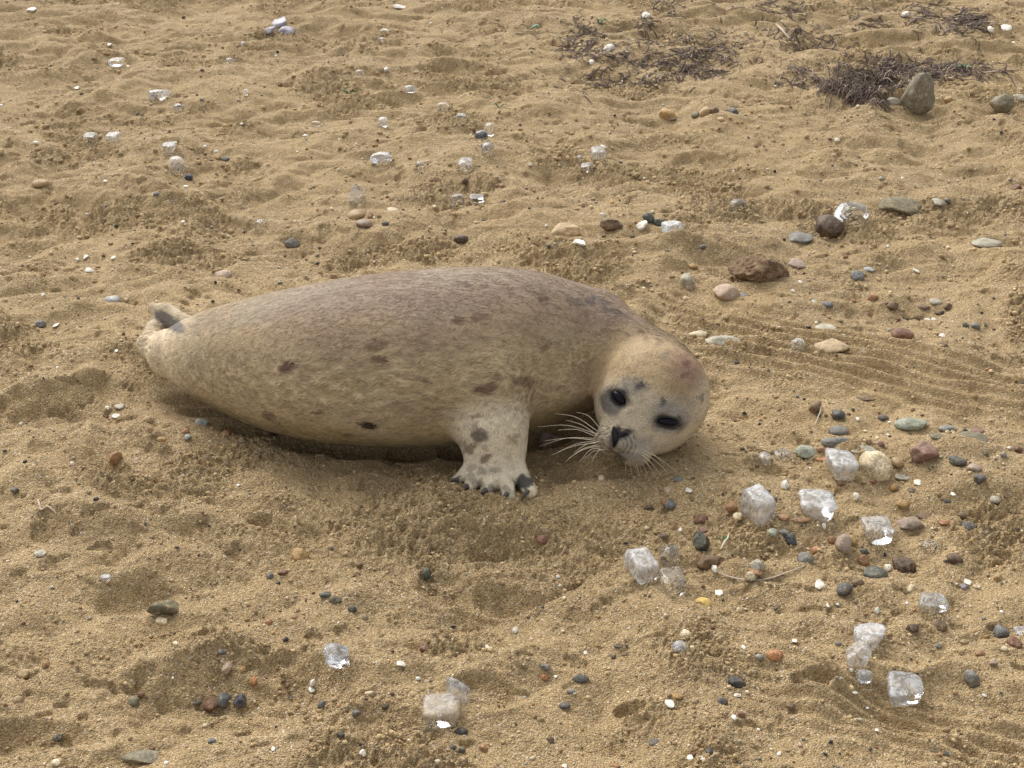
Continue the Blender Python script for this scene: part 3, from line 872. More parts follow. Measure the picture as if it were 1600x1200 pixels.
def rock_verts(seed, sub=3, facets=0, amp=.10, fd=(.62, .9), taper=0):
    r = np.random.default_rng(seed)
    v, f = ICO[sub]; v = v.copy()
    off = r.uniform(-50, 50, 3)
    if facets:
        rad = np.ones(len(v))*1.05
        for _ in range(facets):
            n = r.normal(size=3); n /= np.linalg.norm(n); d = r.uniform(*fd)
            q = v @ n
            rad = np.where(q > 1e-3, np.minimum(rad, d/np.maximum(q, 1e-3)), rad)
        v = v*rad[:, None]
    v = v*(1+amp*value3(v+off, 1.3, 1)+amp*.5*value3(v+off, 3.1, 2)+amp*.22*value3(v+off, 7, 3))[:, None]
    if taper: v[:, 1:] *= (1-taper*v[:, 0:1])
    v = v-(v.max(0)+v.min(0))/2
    return v/((v.max(0)-v.min(0))/2), f

def place(px, py, w, h, v, flat=.55, sink=.28, tilt=0.0, spin=0.0, hmul=1.16, lift=0.0):
    """size a unit shape so that it covers w x h pixels at px, py; returns verts (local), location"""
    p, gz = ground_at(px, py+h*.15)
    s = mpp(p); a = PITCH+(py-600)/FPX
    X = w*s/2
    Y = h*hmul*s/2/math.sqrt(math.sin(a)**2+(flat*math.cos(a))**2)
    Z = Y*flat
    if Y > X*1.5: Y = X*1.5; Z = max(Z, min(h*hmul*s/2*1.0, X*1.4))
    zc = gz+Z*(1-2*sink)
    p = W(px, py, zc)
    # follow the ground at the final place
    for _ in range(3):
        zc = float(H(p[0:1], p[1:2], False)[0])+Z*(1-2*sink)+lift
        p = W(px, py, zc)
    vv = v*np.array([X, Y, Z])
    c, s_ = math.cos(tilt), math.sin(tilt)
    vv = vv @ np.array([[c, 0, s_], [0, 1, 0], [-s_, 0, c]])
    c, s_ = math.cos(spin), math.sin(spin)
    vv = vv @ np.array([[c, s_, 0], [-s_, c, 0], [0, 0, 1]])
    return vv, p

STONES = """
1437 148 52 58 bo a boulder L=upright grey boulder with brown patches beside the seaweed heap
1392 160 30 15 pg o
1482 157 14 12 oc r
1541 141 16 11 oc o
1566 161 36 26 og r stone
1592 154 24 13 pg o
1296 357 47 38 db r stone L=dark brown round stone in front of the large clear ice
1248 371 48 17 gr f
1405 322 66 26 og f stone
1467 315 19 11 pg f
1481 315 10 9 dg r
1588 294 16 13 rb a
1485 350 13 8 tn o
1542 380 48 14 pg f
883 362 47 23 tn o stone L=large tan stone lying behind the seal's shoulder
955 350 36 17 br a
1013 341 19 15 gn r
1028 348 20 13 gn r
1043 180 27 20 oc a
1050 184 14 9 pb o
1102 176 18 16 tn r
1117 173 14 11 br r
1126 187 12 8 tn o
1145 175 15 13 dg a
1087 180 14 10 og o
1043 372 26 9 br f
947 384 16 8 gn o
1188 424 100 48 br a rock L=crusty long brown rock with greenish left end
1250 411 44 17 pb f stone
1073 439 23 22 pg r
1078 449 15 13 pk r
1134 459 42 26 pk o stone L=long pink-cream pebble in front of the crusty brown rock
1071 467 9 7 cr r
1083 416 14 7 oc o
1098 386 13 8 dg r
1162 461 14 7 pu f
1340 433 22 17 bg r
1357 420 18 7 lb f
1291 477 23 11 bg o
1364 465 16 11 ob r
1393 478 22 13 br a
1410 522 34 18 rb o stone L=dark red-brown pebble with glossy end on the raked sand
1462 471 20 9 pg f
1443 479 20 6 br f
1482 479 15 11 br a
1468 489 15 8 db a
1433 499 9 8 db r
1403 499 8 7 br r
1509 508 10 8 dg r
1524 509 15 9 gr o
1473 540 17 10 br o
1290 513 34 13 pg f
1299 541 54 20 sd f stone
1130 533 56 15 pg o stone
1090 524 30 14 cr o
1082 531 20 9 dg f
1273 637 20 21 br r
1310 649 22 17 dg r
1380 654 18 11 dg r
1357 622 40 7 br f
1423 663 53 19 cg o stone L=pale green oval pebble left of the grey and brown pebbles
1480 672 30 13 gr o
1465 682 24 9 og f
1521 684 47 20 og f stone
1527 673 22 10 rd f
1310 674 32 16 gr o
1307 691 49 17 gr o stone
1258 705 36 19 cg o stone
1284 702 18 10 ob o
1287 718 22 8 orr f
1367 728 51 48 cr r stone L=big mottled cream stone right of a square ice cube
1350 703 42 15 pg f stone
1376 694 14 10 rd r
1445 707 44 29 rd a stone L=dull red stone in front of the pale green pebble
1497 722 27 17 dg a
1522 733 24 15 pb a
1531 749 19 14 dg r
1590 703 14 12 rb r
1568 711 10 8 gr r
1540 709 9 9 og r
1402 722 18 14 tn o
1412 745 30 11 pg f
1363 753 10 8 rb r
1396 762 14 12 oc r
1314 757 11 9 rb r
1425 766 16 8 db f
1410 788 20 13 oc o
1480 783 18 7 dg o
1555 780 16 13 pg o
1420 820 48 26 pb a stone
1445 806 25 12 br f
1475 817 17 9 orr o
1514 824 25 17 dg o
1503 806 14 11 br r
1559 835 17 9 og o
1541 833 13 9 og o
1317 852 26 33 pb r stone
1331 845 18 15 oc r
1300 844 14 12 ob r
1275 861 16 13 orr r
1258 872 25 17 gr o
1349 874 21 16 ob a
1350 862 13 9 dg r
1368 897 39 19 gn o stone L=dark green-grey oval pebble left of a brown stone
1410 885 37 27 db a stone
1490 874 24 17 db a
1319 921 28 20 dg a
1340 911 21 11 br a
1424 920 14 13 cr a
1506 917 15 10 pu a
1560 904 16 11 oc r
1527 917 12 7 cr o
1426 981 21 13 db a
1468 978 25 18 br a
1561 988 20 22 bg a
1586 1006 22 18 rb a
1569 1014 12 9 cr r
1531 1021 16 9 ob o
1517 1061 21 25 gr o
1552 1036 15 10 pb a
1506 1003 15 8 tn o
1212 1023 25 16 orr o
1310 1006 12 7 gr o
1467 1009 10 7 gr r
1235 1104 14 11 br o
1476 1179 13 9 gn r
1459 1175 10 6 dg r
1395 1129 9 7 tn r
1235 843 18 16 nv a
1225 834 16 12 gr r
1207 832 17 12 cg o
1250 812 34 8 ob f
1225 808 16 9 ob f
1047 789 18 15 bg a
1040 784 13 11 ob a
1012 794 22 9 db a
847 843 18 13 rb a
1095 812 22 17 rb a
1098 828 14 8 rd f
1095 847 31 30 ms a stone L=mossy black stone stacked behind a brown stone
1107 875 40 26 br a stone
1143 793 19 14 ob r
1153 807 16 12 cr r
1036 837 18 5 db f
1099 942 23 16 ye o
1155 954 10 9 cr r
1183 884 24 18 pg r
1181 893 22 12 ob f
1173 901 17 14 cr r
1071 992 18 15 cr r
1082 1013 9 9 cr r
1151 1066 29 16 bk o stone L=black pebble alone on smooth sand at lower right
1129 1097 18 11 bk o
907 1061 27 12 dg o
882 1103 19 10 dg o
851 1058 12 9 orr r
852 1042 17 9 gr o
970 1009 25 6 db f
957 1026 16 8 db o
978 1023 15 6 br o
1059 1088 17 9 oc o
1108 1174 14 8 bk o
1024 1160 23 9 dg f
860 1158 14 12 db a
1159 1117 12 9 rb r
961 1197 18 8 ob o
1187 1026 11 8 lb r
892 1080 14 7 gr o
945 770 0 0 tn r
940 748 11 12 cr r
1059 748 16 7 bg f
1043 766 13 12 pk a
1076 680 12 9 rd a
857 692 32 30 pb a stone
469 868 27 22 oc a stone
556 895 17 12 tn a
562 883 14 10 br r
442 895 18 9 rb a
422 900 12 9 dg a
508 929 19 9 gn o
525 937 22 11 og a
513 918 14 9 pk o
550 952 14 9 dg r
420 972 12 9 ob r
460 965 13 6 ob o
447 999 9 8 bk r
664 1013 18 12 rb o
683 1031 17 8 tn o
667 896 13 17 gn a
571 966 10 9 og r
602 1104 11 6 bk o
557 1114 14 9 dg o
720 1143 23 12 bk o
667 1142 14 12 og r
707 1169 13 11 gn r
722 1172 11 9 gn r
755 1169 15 13 ob a
533 1148 11 6 bk o
503 1102 15 11 dg a
683 1190 10 8 cr r
578 1083 17 8 cr a
258 951 62 25 og a stone L=long olive grey stone with sand on top at lower left
252 970 19 11 cr a
62 865 21 10 pg f
355 1043 17 17 pk o
349 1034 10 8 pk r
379 1046 10 9 oc o
396 1065 13 14 orr r
331 1101 24 19 rb o
350 1094 20 22 bg a
375 1095 20 19 nv o L=navy pebble in the shallow footprint at lower left
347 1019 15 8 dg o
308 1098 14 8 dg a
221 1086 11 10 rb r
207 1097 22 16 og a
88 1191 15 10 cr o
220 1183 60 20 og f stone L=flat slate stone at the bottom edge of the picture
90 1153 14 11 dg a
330 1158 13 10 bg a
38 1052 22 12 tn o
72 1040 13 14 ob f
28 1094 16 13 tn o
349 431 27 18 pk o stone
175 470 26 13 lb o
62 508 18 15 pu a
50 598 21 11 cr a
187 635 18 9 pg f
181 716 18 23 ob o L=lone orange-brown pebble in the sand slope left of the seal
253 686 15 8 oc o
315 661 22 14 lb a L=pale blue-grey pebble by the seal's tail end
293 683 12 9 lb o
290 674 12 8 ob a
353 677 14 9 ob o
288 745 15 9 pg r
23 766 12 9 dg r
150 780 9 7 bk r
88 790 15 11 bg o
62 287 26 12 tn o
295 278 13 11 nv r
275 303 14 9 bg o
244 303 10 6 bg o
352 250 15 9 gn o
337 289 16 9 dg a
457 381 26 16 dg a L=grey-ended dark stone on the sand behind the seal
467 376 6 11 pg r
557 337 26 17 tn o
568 350 25 14 pb o
579 338 10 11 ob r
602 350 11 8 dg r
613 328 22 7 cr f
727 283 10 8 db r
788 328 15 10 ob r
785 317 12 8 db a
720 373 24 11 db a
425 680 12 7 rb o
"""
WHITES = """
1472 524 11 6;1314 691 0 0;1287 822 8 7;1387 888 11 12;1282 914 17 13;1511 909 13 9;1370 955 9 12;1336 1082 10 5;1217 1177 7 6;1242 1001 9 5;1226 759 14 14;1434 754 12 9;1338 776 10 13;1309 942 9 7;1294 947 6 5;1124 926 13 9;1047 1100 16 12;
1080 1182 14 9;1097 1184 10 6;914 1020 9 6;1150 1085 16 6;882 1197 9 6;873 914 7 5;872 900 7 5;1076 766 11 7;805 985 9 8;489 1067 9 10;487 1077 10 8;567 1177 10 10;627 1037 14 8;427 1170 7 6;87 508 12 7;140 422 14 6;
205 742 6 8;113 725 6 10;213 718 6 6;178 403 8 5;67 461 7 5;181 548 9 5;168 637 7 5;33 663 6 6;182 650 14 8;628 11 28 5;677 35 15 5;602 48 12 6;604 108 8 5;1010 24 15 8;952 75 18 11;925 97 8 7;905 379 20 8;942 336 8 7;943 230 9 5;1003 353 17 12;
1415 23 11 10;1549 46 10 7;1572 43 16 7;1422 130 10 14;1370 110 8 14;1308 218 8 5;1260 522 0 0;1272 471 8 7;1396 425 0 0;1432 423 11 6;1250 441 7 5;1238 455 7 5;1449 499 10 5;1460 499 10 5;1378 740 0 0;1117 890 9 15;829 257 5 5;1538 1086 7 4;1600 1060 0 0;
50 15 15 6;28 10 12 6;171 70 7 5;200 105 6 5;120 138 9 5;95 164 9 6;165 283 6 4;134 401 9 5;529 265 5 4;530 218 4 4;582 338 9 4;1340 654 7 5;1500 1019 8 5;1395 1020 0 0;1013 960 0 0;1063 828 6 5;1490 772 9 5;1370 1140 7 5;760 1010 8 6;1162 1012 7 6
"""
seed = 0
GROUPS = {'pebble': 'pebbles scattered over the sand', 'stone': 'larger stones lying on the sand'}
for line in STONES.strip().split('\n'):
    lab = None
    if 'L=' in line: line, lab = line.split('L=')
    q = line.split(); px, py, w, h = map(float, q[:4])
    if w == 0: continue
    ck, sk = q[4], q[5]; noun = q[6] if len(q) > 6 else 'pebble'
    seed += 1
    rr = random.Random(seed)
    big = w > 30
    fac = {'a': 12, 'r': 7, 'o': 6, 'f': 8}[sk]
    v, f = rock_verts(seed, 4 if big else 3, fac, {'a': .14, 'r': .10, 'o': .08, 'f': .12}[sk], (.55, .9) if sk == 'a' else (.70, .96))
    flat = {'a': .70, 'r': .85, 'o': .6, 'f': .30}[sk]
    if noun == 'boulder':
        v, f = rock_verts(seed+3, 4, 9, .13, (.60, .88))
        vv, p = place(px, py, w, h, v, 1.7, .14)
        z = vv[:, 2]/vv[:, 2].max()
        vv[:, 0] *= .95-.24*z; vv[:, 0] += .010*z
    elif noun == 'rock':
        v, f = rock_verts(seed+1, 5, 12, .16, (.55, .9)); v = v*(1+.07*value3(v, 9, 6))[:, None]
        vv, p = place(px, py, w, h, v, .8, .08, tilt=-.14)
    else:
        tl = -.30 if (px, py) == (258, 951) else 0
        vv, p = place(px, py, w, h, v, flat, .46 if sk == 'f' else .41, tilt=tl, spin=0 if w > 1.8*h else rr.uniform(-.5, .5))
        if (px, py) == (258, 951): vv = vv @ np.array([[math.cos(.6), math.sin(.6), 0], [-math.sin(.6), math.cos(.6), 0], [0, 0, 1]])
    me = mesh_np(noun, vv, f, True, M_ROCK if noun in ('boulder', 'rock') or (px, py) in ((258, 951), (1405, 322), (1367, 728)) else M_PEB)
    o = link(noun, me); o.location = p
    c = COLS[ck]; j = rr.uniform(.80, 1.06)
    o.color = (*[x*j for x in c], 1)
    if lab is None:
        size = 'tiny' if w < 12 else ('small' if w < 21 else ('' if w < 36 else 'large'))
        lab = make_label(px, py, f"{size} {CN[ck]} {SN_[sk]} {noun}".strip())
    else:
        lab = lab.strip(); USED.add(lab)
    o['label'] = lab; o['category'] = noun
    if noun in GROUPS: o['group'] = GROUPS[noun]
k = 0
for it in WHITES.replace('\n', '').split(';'):
    px, py, w, h = map(float, it.split())
    if w == 0: continue
    k += 1; rr = random.Random(k*7)
    v, f = rock_verts(900+k, 2, 7, .16, (.5, .9))
    vv, p = place(px, py, w, h, v, .25, .38, tilt=rr.uniform(-.3, .3), spin=rr.uniform(-.4, .4))
    o = link('shell_fragment', mesh_np('shell_fragment', vv, f, False, M_SHELL)); o.location = p
    j = rr.uniform(.75, 1.0)
    o.color = (.72*j, .68*j, .58*j, 1)
    o['label'] = make_label(px, py, ('tiny' if w < 9 else 'small')+(' long' if w > 2.4*h else (' upright' if h > w*1.25 else ''))+' white shell fragment')
    o['category'] = 'shell fragment'; o['group'] = 'white shell fragments on the sand'

# purple-grey broken shell, far left
sh_pts = [(435, 38, 30, 16, .5), (448, 48, 26, 11, -.2), (423, 47, 18, 10, .3)]
V, F, off = [], [], 0
p0, gz = ground_at(435, 44)
for px, py, w, h, tl in sh_pts:
    v, f = rock_verts(int(px), 3, 7, .2, (.5, .85))
    vv, p = place(px, py, w, h, v, .5, .1, tilt=tl)
    V.append(vv+p-p0); F.append(f+off); off += len(v)
o = link('shell', mesh_np('shell', np.vstack(V), np.vstack(F), True, M_SHELL)); o.location = p0; o.color = (.33, .31, .35, 1)
o['label'] = 'purple-grey broken mussel shell alone on the far sand'; o['category'] = 'shell'

# ------------------------------------------------------------------ ice
def ice_material(name, frost=.5, stain=False, tint=(.97, .985, 1.0)):
    t = NT(name)
    co = t.n('ShaderNodeTexCoord').outputs['Object']
    oi = t.n('ShaderNodeObjectInfo')
    off = t.n('ShaderNodeVectorMath', {0: co, 1: oi.outputs['Location']}, operation='ADD').outputs[0]
    n1 = t.noise(off, 55, 2, .5, .6); n2 = t.noise(off, 200, 2, .5)
    b = t.bump(n2, .10, .0008, t.bump(n1, .25, .005))
    rg = t.ramp(n1, [(.35, .04), (.65, .04+.42*frost)])
    rgh = t.n('ShaderNodeSeparateColor', {0: rg}).outputs[0]
    clear = t.n('ShaderNodeBsdfPrincipled', {'Base Color': (*tint, 1), 'Roughness': rgh, 'IOR': 1.31, 'Transmission Weight': 1.0, 'Normal': b, 'Specular IOR Level': .7}).outputs[0]
    white = t.n('ShaderNodeBsdfPrincipled', {'Base Color': (.80, .81, .82, 1), 'Roughness': .30, 'IOR': 1.31, 'Normal': b, 'Transmission Weight': .35}).outputs[0]
    n4 = t.noise(off, 70, 2, .5, 1.5)
    fac = t.ramp(n4, [(.36, .0+.30*frost), (.50, .04+.42*frost), (.60, .12+.74*frost)])
    s = t.n('ShaderNodeMixShader', {0: fac, 1: clear, 2: white}).outputs[0]
    if stain:
        br = t.n('ShaderNodeBsdfPrincipled', {'Base Color': (.36, .25, .12, 1), 'Roughness': .5, 'Normal': b}).outputs[0]
        sx = t.n('ShaderNodeSeparateXYZ', {0: co})
        m = t.ramp(t.math('ADD', t.math('MULTIPLY', sx.outputs[2], 16.0), n1), [(.50, 0.0), (.85, .55)])
        s = t.n('ShaderNodeMixShader', {0: m, 1: s, 2: br}).outputs[0]
    return t.done(s)
M_ICE = {'c': ice_material('clear_ice', .05), 'm': ice_material('cloudy_ice', .45), 'w': ice_material('frosted_ice', .85), 's': ice_material('stained_ice', .35, True)}
ICED = {'c': 'clear', 'm': 'cloudy', 'w': 'frosted', 's': 'brown-stained'}
ICES = """
182 97 23 11 c b;279 168 16 11 m r;142 219 22 19 c b;177 215 21 14 m b;265 231 21 16 m b;276 258 25 25 m r;380 71 9 11 m r;359 95 12 8 m r;384 144 9 9 m r;488 120 18 9 m b;562 115 14 11 c r;597 64 13 11 c r;494 193 16 8 c r;641 139 18 11 m r;
599 191 16 15 m r;693 169 21 17 c r;720 182 17 8 m f;656 260 14 15 c r;762 233 19 20 m r;765 202 17 19 c r;752 213 21 18 c r;727 256 25 19 m f;715 313 22 19 c r;745 312 27 15 c b;875 260 19 15 m r;906 250 13 14 c r;917 261 22 14 c f;
935 238 26 18 m f;1152 323 26 22 c r;1185 790 45 44 w b 40;1276 789 60 39 w b -5;1370 828 46 34 m b;1003 883 46 44 w b 25;1046 870 34 36 c r;1050 909 41 40 c b 10;1315 726 46 39 w b 5;1195 717 22 20 m r;1225 710 32 16 c f;
1457 944 48 28 m a;1360 1000 52 44 w a;1340 1025 44 44 m a -40;1351 1057 24 20 m r;1595 988 18 16 m b;1061 1012 23 20 w r;165 902 18 10 w f;712 1080 34 48 m a 80;1455 852 30 16 c f;1538 1200 0 0 c r
"""
SPECIAL_ICE = [
    (249, 149, 37, 19, 'm', 'a', 0, 'flat jagged ice piece on the far left sand'), (595, 247, 34, 18, 'm', 'a', 0, 'long ice shard lying on the sand behind the seal'),
    (557, 303, 27, 31, 'm', 'k', 0, 'cone-shaped ice piece standing on the sand behind the seal'), (407, 353, 18, 20, 'c', 'r', 0, 'small ice ball alone behind the seal hindquarters'),
    (1051, 356, 34, 25, 'w', 'a', 0, 'frosted ice lump right of two dark green pebbles'), (1329, 333, 57, 33, 'c', 'a', 0, 'large faceted clear ice behind the dark brown round stone'),
    (1247, 539, 21, 20, 'm', 'r', 0, 'tiny ice dome with white core on raked sand'), (1413, 1078, 58, 44, 'm', 'b', 0, 'square ice cube with brown left edge near the lower right'),
    (525, 1025, 44, 35, 'm', 'a', 20, 'tilted ice chunk alone on the sand, lower left of centre'), (690, 1110, 60, 43, 's', 'b', 0, 'brown-stained ice cube in front of a clear upright piece')]
def ice_verts(seed, kind):
    r = np.random.default_rng(seed); v, f = ICO[4]; v = v.copy()
    off = r.uniform(-40, 40, 3)
    if kind == 'b':      # cube with melted edges
        e = 6.0
        v = v/(np.abs(v)**e).sum(1)[:, None]**(1/e)
        v = v*(1+.10*value3(v+off, 1.0, 1)+.035*value3(v+off, 2.6, 2)+.015*value3(v+off, 8, 3))[:, None]
        v[:, 0] *= 1+.22*v[:, 2]*r.uniform(-1, 1); v[:, 1] *= 1+.2*v[:, 0]*r.uniform(-1, 1); v[:, 0] += .18*v[:, 1]*r.uniform(-1, 1)
    elif kind == 'r':
        e = 2.5
        v = v/(np.abs(v)**e).sum(1)[:, None]**(1/e)
        v = v*(1+.07*value3(v+off, 1.5, 1)+.03*value3(v+off, 4, 2))[:, None]
    elif kind == 'f':
        v = v/(np.abs(v)**3).sum(1)[:, None]**(1/3)
        v = v*(1+.14*value3(v+off, 1.5, 1)+.05*value3(v+off, 4, 2))[:, None]
    elif kind == 'k':
        v = v*(1+.12*value3(v+off, 2, 1)+.05*value3(v+off, 5, 2))[:, None]
        t = (v[:, 2]+1)/2; v[:, :2] *= (1.1-.78*t)[:, None]
    else:
        v, f = rock_verts(seed, 4, 14, .05, (.55, .88))
        v = v*(1+.03*value3(v+off, 6, 2))[:, None]
        return v, f
    v = v-(v.max(0)+v.min(0))/2
    return v/((v.max(0)-v.min(0))/2), f
k = 0
for it in [x.split() for x in ICES.replace('\n', '').split(';')]+SPECIAL_ICE:
    sp = len(it) == 8 and isinstance(it[0], int)
    px, py, w, h = [float(q) for q in it[:4]]
    if w == 0: continue
    mk, kind = it[4], it[5]; spin = math.radians(float(it[6])) if len(it) > 6 else 0
    k += 1
    v, f = ice_verts(500+k, kind)
    fl = {'b': .50, 'r': .85, 'a': .7, 'f': .45, 'k': 1.6}[kind]
    vv, p = place(px, py, w, h, v, fl, .16, tilt=0, spin=0, hmul=1.08)
    if spin:
        q = spin*.75; ca, sa = math.cos(q), math.sin(q)
        vv = vv*np.array([.92, 1, 1])
        vv = vv @ np.array([[ca, sa*.9, 0], [-sa*.9, ca, 0], [0, 0, 1]])
    nm = 'ice_cube' if kind == 'b' else 'ice_piece'
    o = link(nm, mesh_np(nm, vv, f, kind != 'a' or True, M_ICE[mk])); o.location = p
    if sp: lab = it[7]; USED.add(lab)
    else:
        size = 'tiny' if w < 15 else ('small' if w < 24 else ('' if w < 40 else 'large'))
        lab = make_label(px, py, f"{size} {ICED[mk]} {dict(b='ice cube', r='rounded ice piece', f='thin ice piece', a='jagged ice piece', k='ice cone')[kind]}".strip())
    o['label'] = lab; o['category'] = 'ice cube' if kind == 'b' else 'ice piece'; o['group'] = 'melting ice on the sand'

# ------------------------------------------------------------------ seaweed, sticks, leaves
M_WEED = plain('dry_seaweed', (.095, .060, .045), .6, .3)
M_WEEDP = plain('bleached_seaweed', (.42, .34, .26), .7, .3)
M_STICK = plain('pale_stick', (.55, .47, .36), .7, .3)
M_LEAF = plain('green_leaf', (.045, .105, .028), .5, .4)
def strand(px, py, length_px, r_, up=.004, curl=.5, ang=None):
    p, gz = ground_at(px, py); s = mpp(p)
    n = 10; L = length_px*s
    a = r_.uniform(-.6, .6) if ang is None else ang+r_.gauss(0, .55)
    pts = []; x, y = p[0], p[1]; dz = r_.uniform(.3, 1)*up
    for i in range(n):
        pts.append((x, y)); a += r_.gauss(0, curl)
        x += math.cos(a)*L/n; y += math.sin(a)*L/n*1.2
    P = np.array(pts); z = H(P[:, 0], P[:, 1])
    hump = np.sin(np.linspace(0, math.pi, n))*dz*r_.uniform(.2, 1.6)
    return catmull(np.column_stack([P, z+.0012+hump]), 2), s
def weed(name, label, cat, cx, cy, rx, ry, count, length, mat, rad=1.0, seed=1, up=.006, curl=.5, kind=None, group=None, ang=None, clump=0):
    r_ = random.Random(seed); paths, radii = [], []
    cl = [(r_.gauss(0, .5), r_.gauss(0, .5)) for _ in range(max(1, clump))]
    for _ in range(count):
        if clump:
            c = r_.choice(cl); u, v = c[0]+r_.gauss(0, .16), c[1]+r_.gauss(0, .22)
        else: u, v = max(-.9, min(.9, r_.gauss(0, .45))), max(-.9, min(.9, r_.gauss(0, .45)))
        P, s = strand(cx+u*rx, cy+v*ry, length*r_.uniform(.4, 1.3), r_, up, curl, ang)
        paths.append(P); w = rad*s*r_.uniform(.6, 1.3)
        radii.append(w*np.interp(np.linspace(0, 1, len(P)), [0, .15, .8, 1], [.5, 1, .9, .3]))
    v, f = tubes(paths, radii, 4, .45)
    o0, _ = ground_at(cx, cy)
    o = link(name, mesh_np(name, v-o0, f, True, mat)); o.location = o0
    o['label'] = label
    if kind: o['kind'] = kind
    else: o['category'] = cat
    if group: o['group'] = group
    return o
GW = 'heaps of washed-up seaweed'
def heap(label, cx, cy, rx, ry, n, length, seed, up, npale, clump=0, ang=None):
    o = weed('seaweed', label, 'seaweed', cx, cy, rx*1.35, ry*1.35, int(n*.75), length*1.25, M_WEED, .95, seed, up, .38, group=None if clump else GW, clump=clump, ang=ang, kind='stuff' if clump else None)
    pl = weed('bleached_strands', '', '', cx, cy, rx*1.3, ry*1.3, npale, length, M_WEEDP, .9, seed+50, up*1.2, .3, clump=0, ang=ang)
    pl.location = pl.location-o.location; pl.parent = o
    for q in ('label', 'category'): pl.pop(q, None)
    return o
heap('thick dark seaweed heap left of the upright grey boulder', 1338, 146, 52, 17, 520, 34, 11, .020, 44, ang=0.3)
heap('brown seaweed tangle running behind the upright grey boulder', 1375, 116, 66, 18, 380, 32, 12, .010, 46, ang=0.2)
heap('dark seaweed drift with green tips right of the upright boulder', 1475, 113, 74, 11, 230, 30, 13, .008, 20, ang=0.1)
heap('seaweed wisps around a bleached strip, behind the thick heap', 1235, 45, 52, 26, 170, 26, 14, .005, 22, 4, ang=-.3)
heap('small seaweed bundle with a pale stem, left of the thick heap', 1243, 130, 30, 8, 70, 26, 15, .006, 10, ang=0.2)
heap('scattered dark seaweed patch at the far right corner', 1545, 26, 60, 20, 170, 24, 16, .005, 12, 3, ang=0)
heap('brown seaweed wisps behind and right of the boulder', 1440, 40, 80, 26, 180, 30, 17, .004, 22, 6, ang=-.1)
heap('purplish seaweed litter patch right of the green leaves', 935, 70, 66, 30, 260, 22, 18, .004, 24, 8, ang=0)
heap('long seaweed litter streak across the far middle sand', 1080, 66, 95, 46, 440, 24, 19, .005, 36, 10, ang=0)
heap('low seaweed litter line in front of the far streak', 1000, 122, 90, 12, 170, 26, 20, .004, 14, 5, 0.0)
weed('seaweed_litter', 'loose bits of dark seaweed strewn over the far sand', '', 1150, 70, 420, 60, 420, 15, M_WEED, .7, 31, .003, .5, kind='stuff')
weed('dry_root_fibres', 'fine pale dry fibres strewn over the sand', '', 1100, 500, 700, 420, 60, 14, M_STICK, .35, 33, .003, .3, kind='stuff')
weed('dead_fibre_bits', 'fine dark plant bits strewn over the sand', '', 760, 300, 700, 260, 130, 9, M_WEED, .45, 35, .002, .4, kind='stuff')

def stick(label, pts, rad, mat=M_STICK, name='stick', cat='stick', up=.003, flat=.6):
    P = []
    for x, y in pts:
        q, z = ground_at(x, y, up); P.append([q[0], q[1], float(H(q[0:1], q[1:2])[0])+up])
    o0 = np.array(P[0]); P = catmull(np.array(P)-o0, 6); n = len(P)
    s = mpp(o0)
    v, f = tubes([P], [rad*s*np.interp(np.linspace(0, 1, n), [0, .2, .7, 1], [.5, 1, .8, .25])], 6, flat)
    o = link(name, mesh_np(name, v, f, True, mat)); o.location = o0
    o['label'] = label; o['category'] = cat
    return o
stick('long bleached kelp strip in front of the pale grey round pebble', [(1116, 893), (1140, 905), (1168, 906), (1200, 902), (1228, 895), (1252, 886), (1276, 877)], 1.9, M_WEEDP, 'kelp_strip', 'kelp strip')
stick('pale curled stalk standing near the round brown pebble', [(1281, 630), (1282, 642), (1278, 652), (1273, 664)], 1.3, up=.006)
stick('white upright sprig right of the mossy black stone', [(1126, 858), (1132, 850), (1137, 840), (1139, 832)], 1.7, up=.012)
stick('thin bleached root right of the seaweed drift', [(1535, 118), (1552, 112), (1570, 108), (1600, 97)], 2.0, M_WEEDP)
stick('curved bleached strip in the far seaweed wisps', [(1213, 38), (1222, 48), (1236, 54), (1244, 58)], 2.6, M_WEEDP)
stick('pale bent stick in front of the far seaweed wisps', [(1385, 49), (1400, 51), (1420, 50)], 1.6, M_STICK)
stick('pale twig by the purple-grey shell', [(413, 66), (420, 60), (424, 56)], 1.4, M_STICK)
stick('pale striped shell edge half buried at the left', [(59, 780), (64, 792), (76, 799), (88, 802)], 2.6, M_WEEDP, 'shell_edge', 'shell edge')

def leaf(label, px, py, w, h, blades=2, seed=1):
    r_ = random.Random(seed)
    o0, gz = ground_at(px, py); o0[2] = gz; s = mpp(o0)
    V, F, off = [], [], 0
    for b in range(blades):
        a = math.radians(r_.uniform(-20, 25) if b % 2 == 0 else r_.uniform(150, 200))
        L = w*s*r_.uniform(.5, .7); n = 8
        t = np.linspace(0, 1, n); wd = np.sin(t**.8*math.pi)*L*.2
        for side in (-1, 0, 1):
            x = t*L*math.cos(a)-side*wd*math.sin(a); y = t*L*math.sin(a)+side*wd*math.cos(a)
            z = .003+np.sin(t*2.4)*h*s*.6+abs(side)*wd*.5+H(o0[0]+x, o0[1]+y, False)-gz
            V.append(np.column_stack([x, y, z]))
        for q in range(n-1):
            for k2 in (0, 1):
                A = off+k2*n+q; F.append([A, A+1, A+1+n, A+n])
        off += 3*n
    o = link('leaf', mesh_np('leaf', np.vstack(V), np.array(F), True, M_LEAF)); o.location = o0
    md = o.modifiers.new('thickness', 'SOLIDIFY'); md.thickness = .0008
    o['label'] = label; o['category'] = 'leaf'; o['group'] = 'green leaves on the sand'
leaf('green leaf left of the purplish seaweed litter', 827, 48, 30, 12, 3, 1)
leaf('small green leaf inside the purplish seaweed litter', 937, 45, 18, 12, 3, 2)
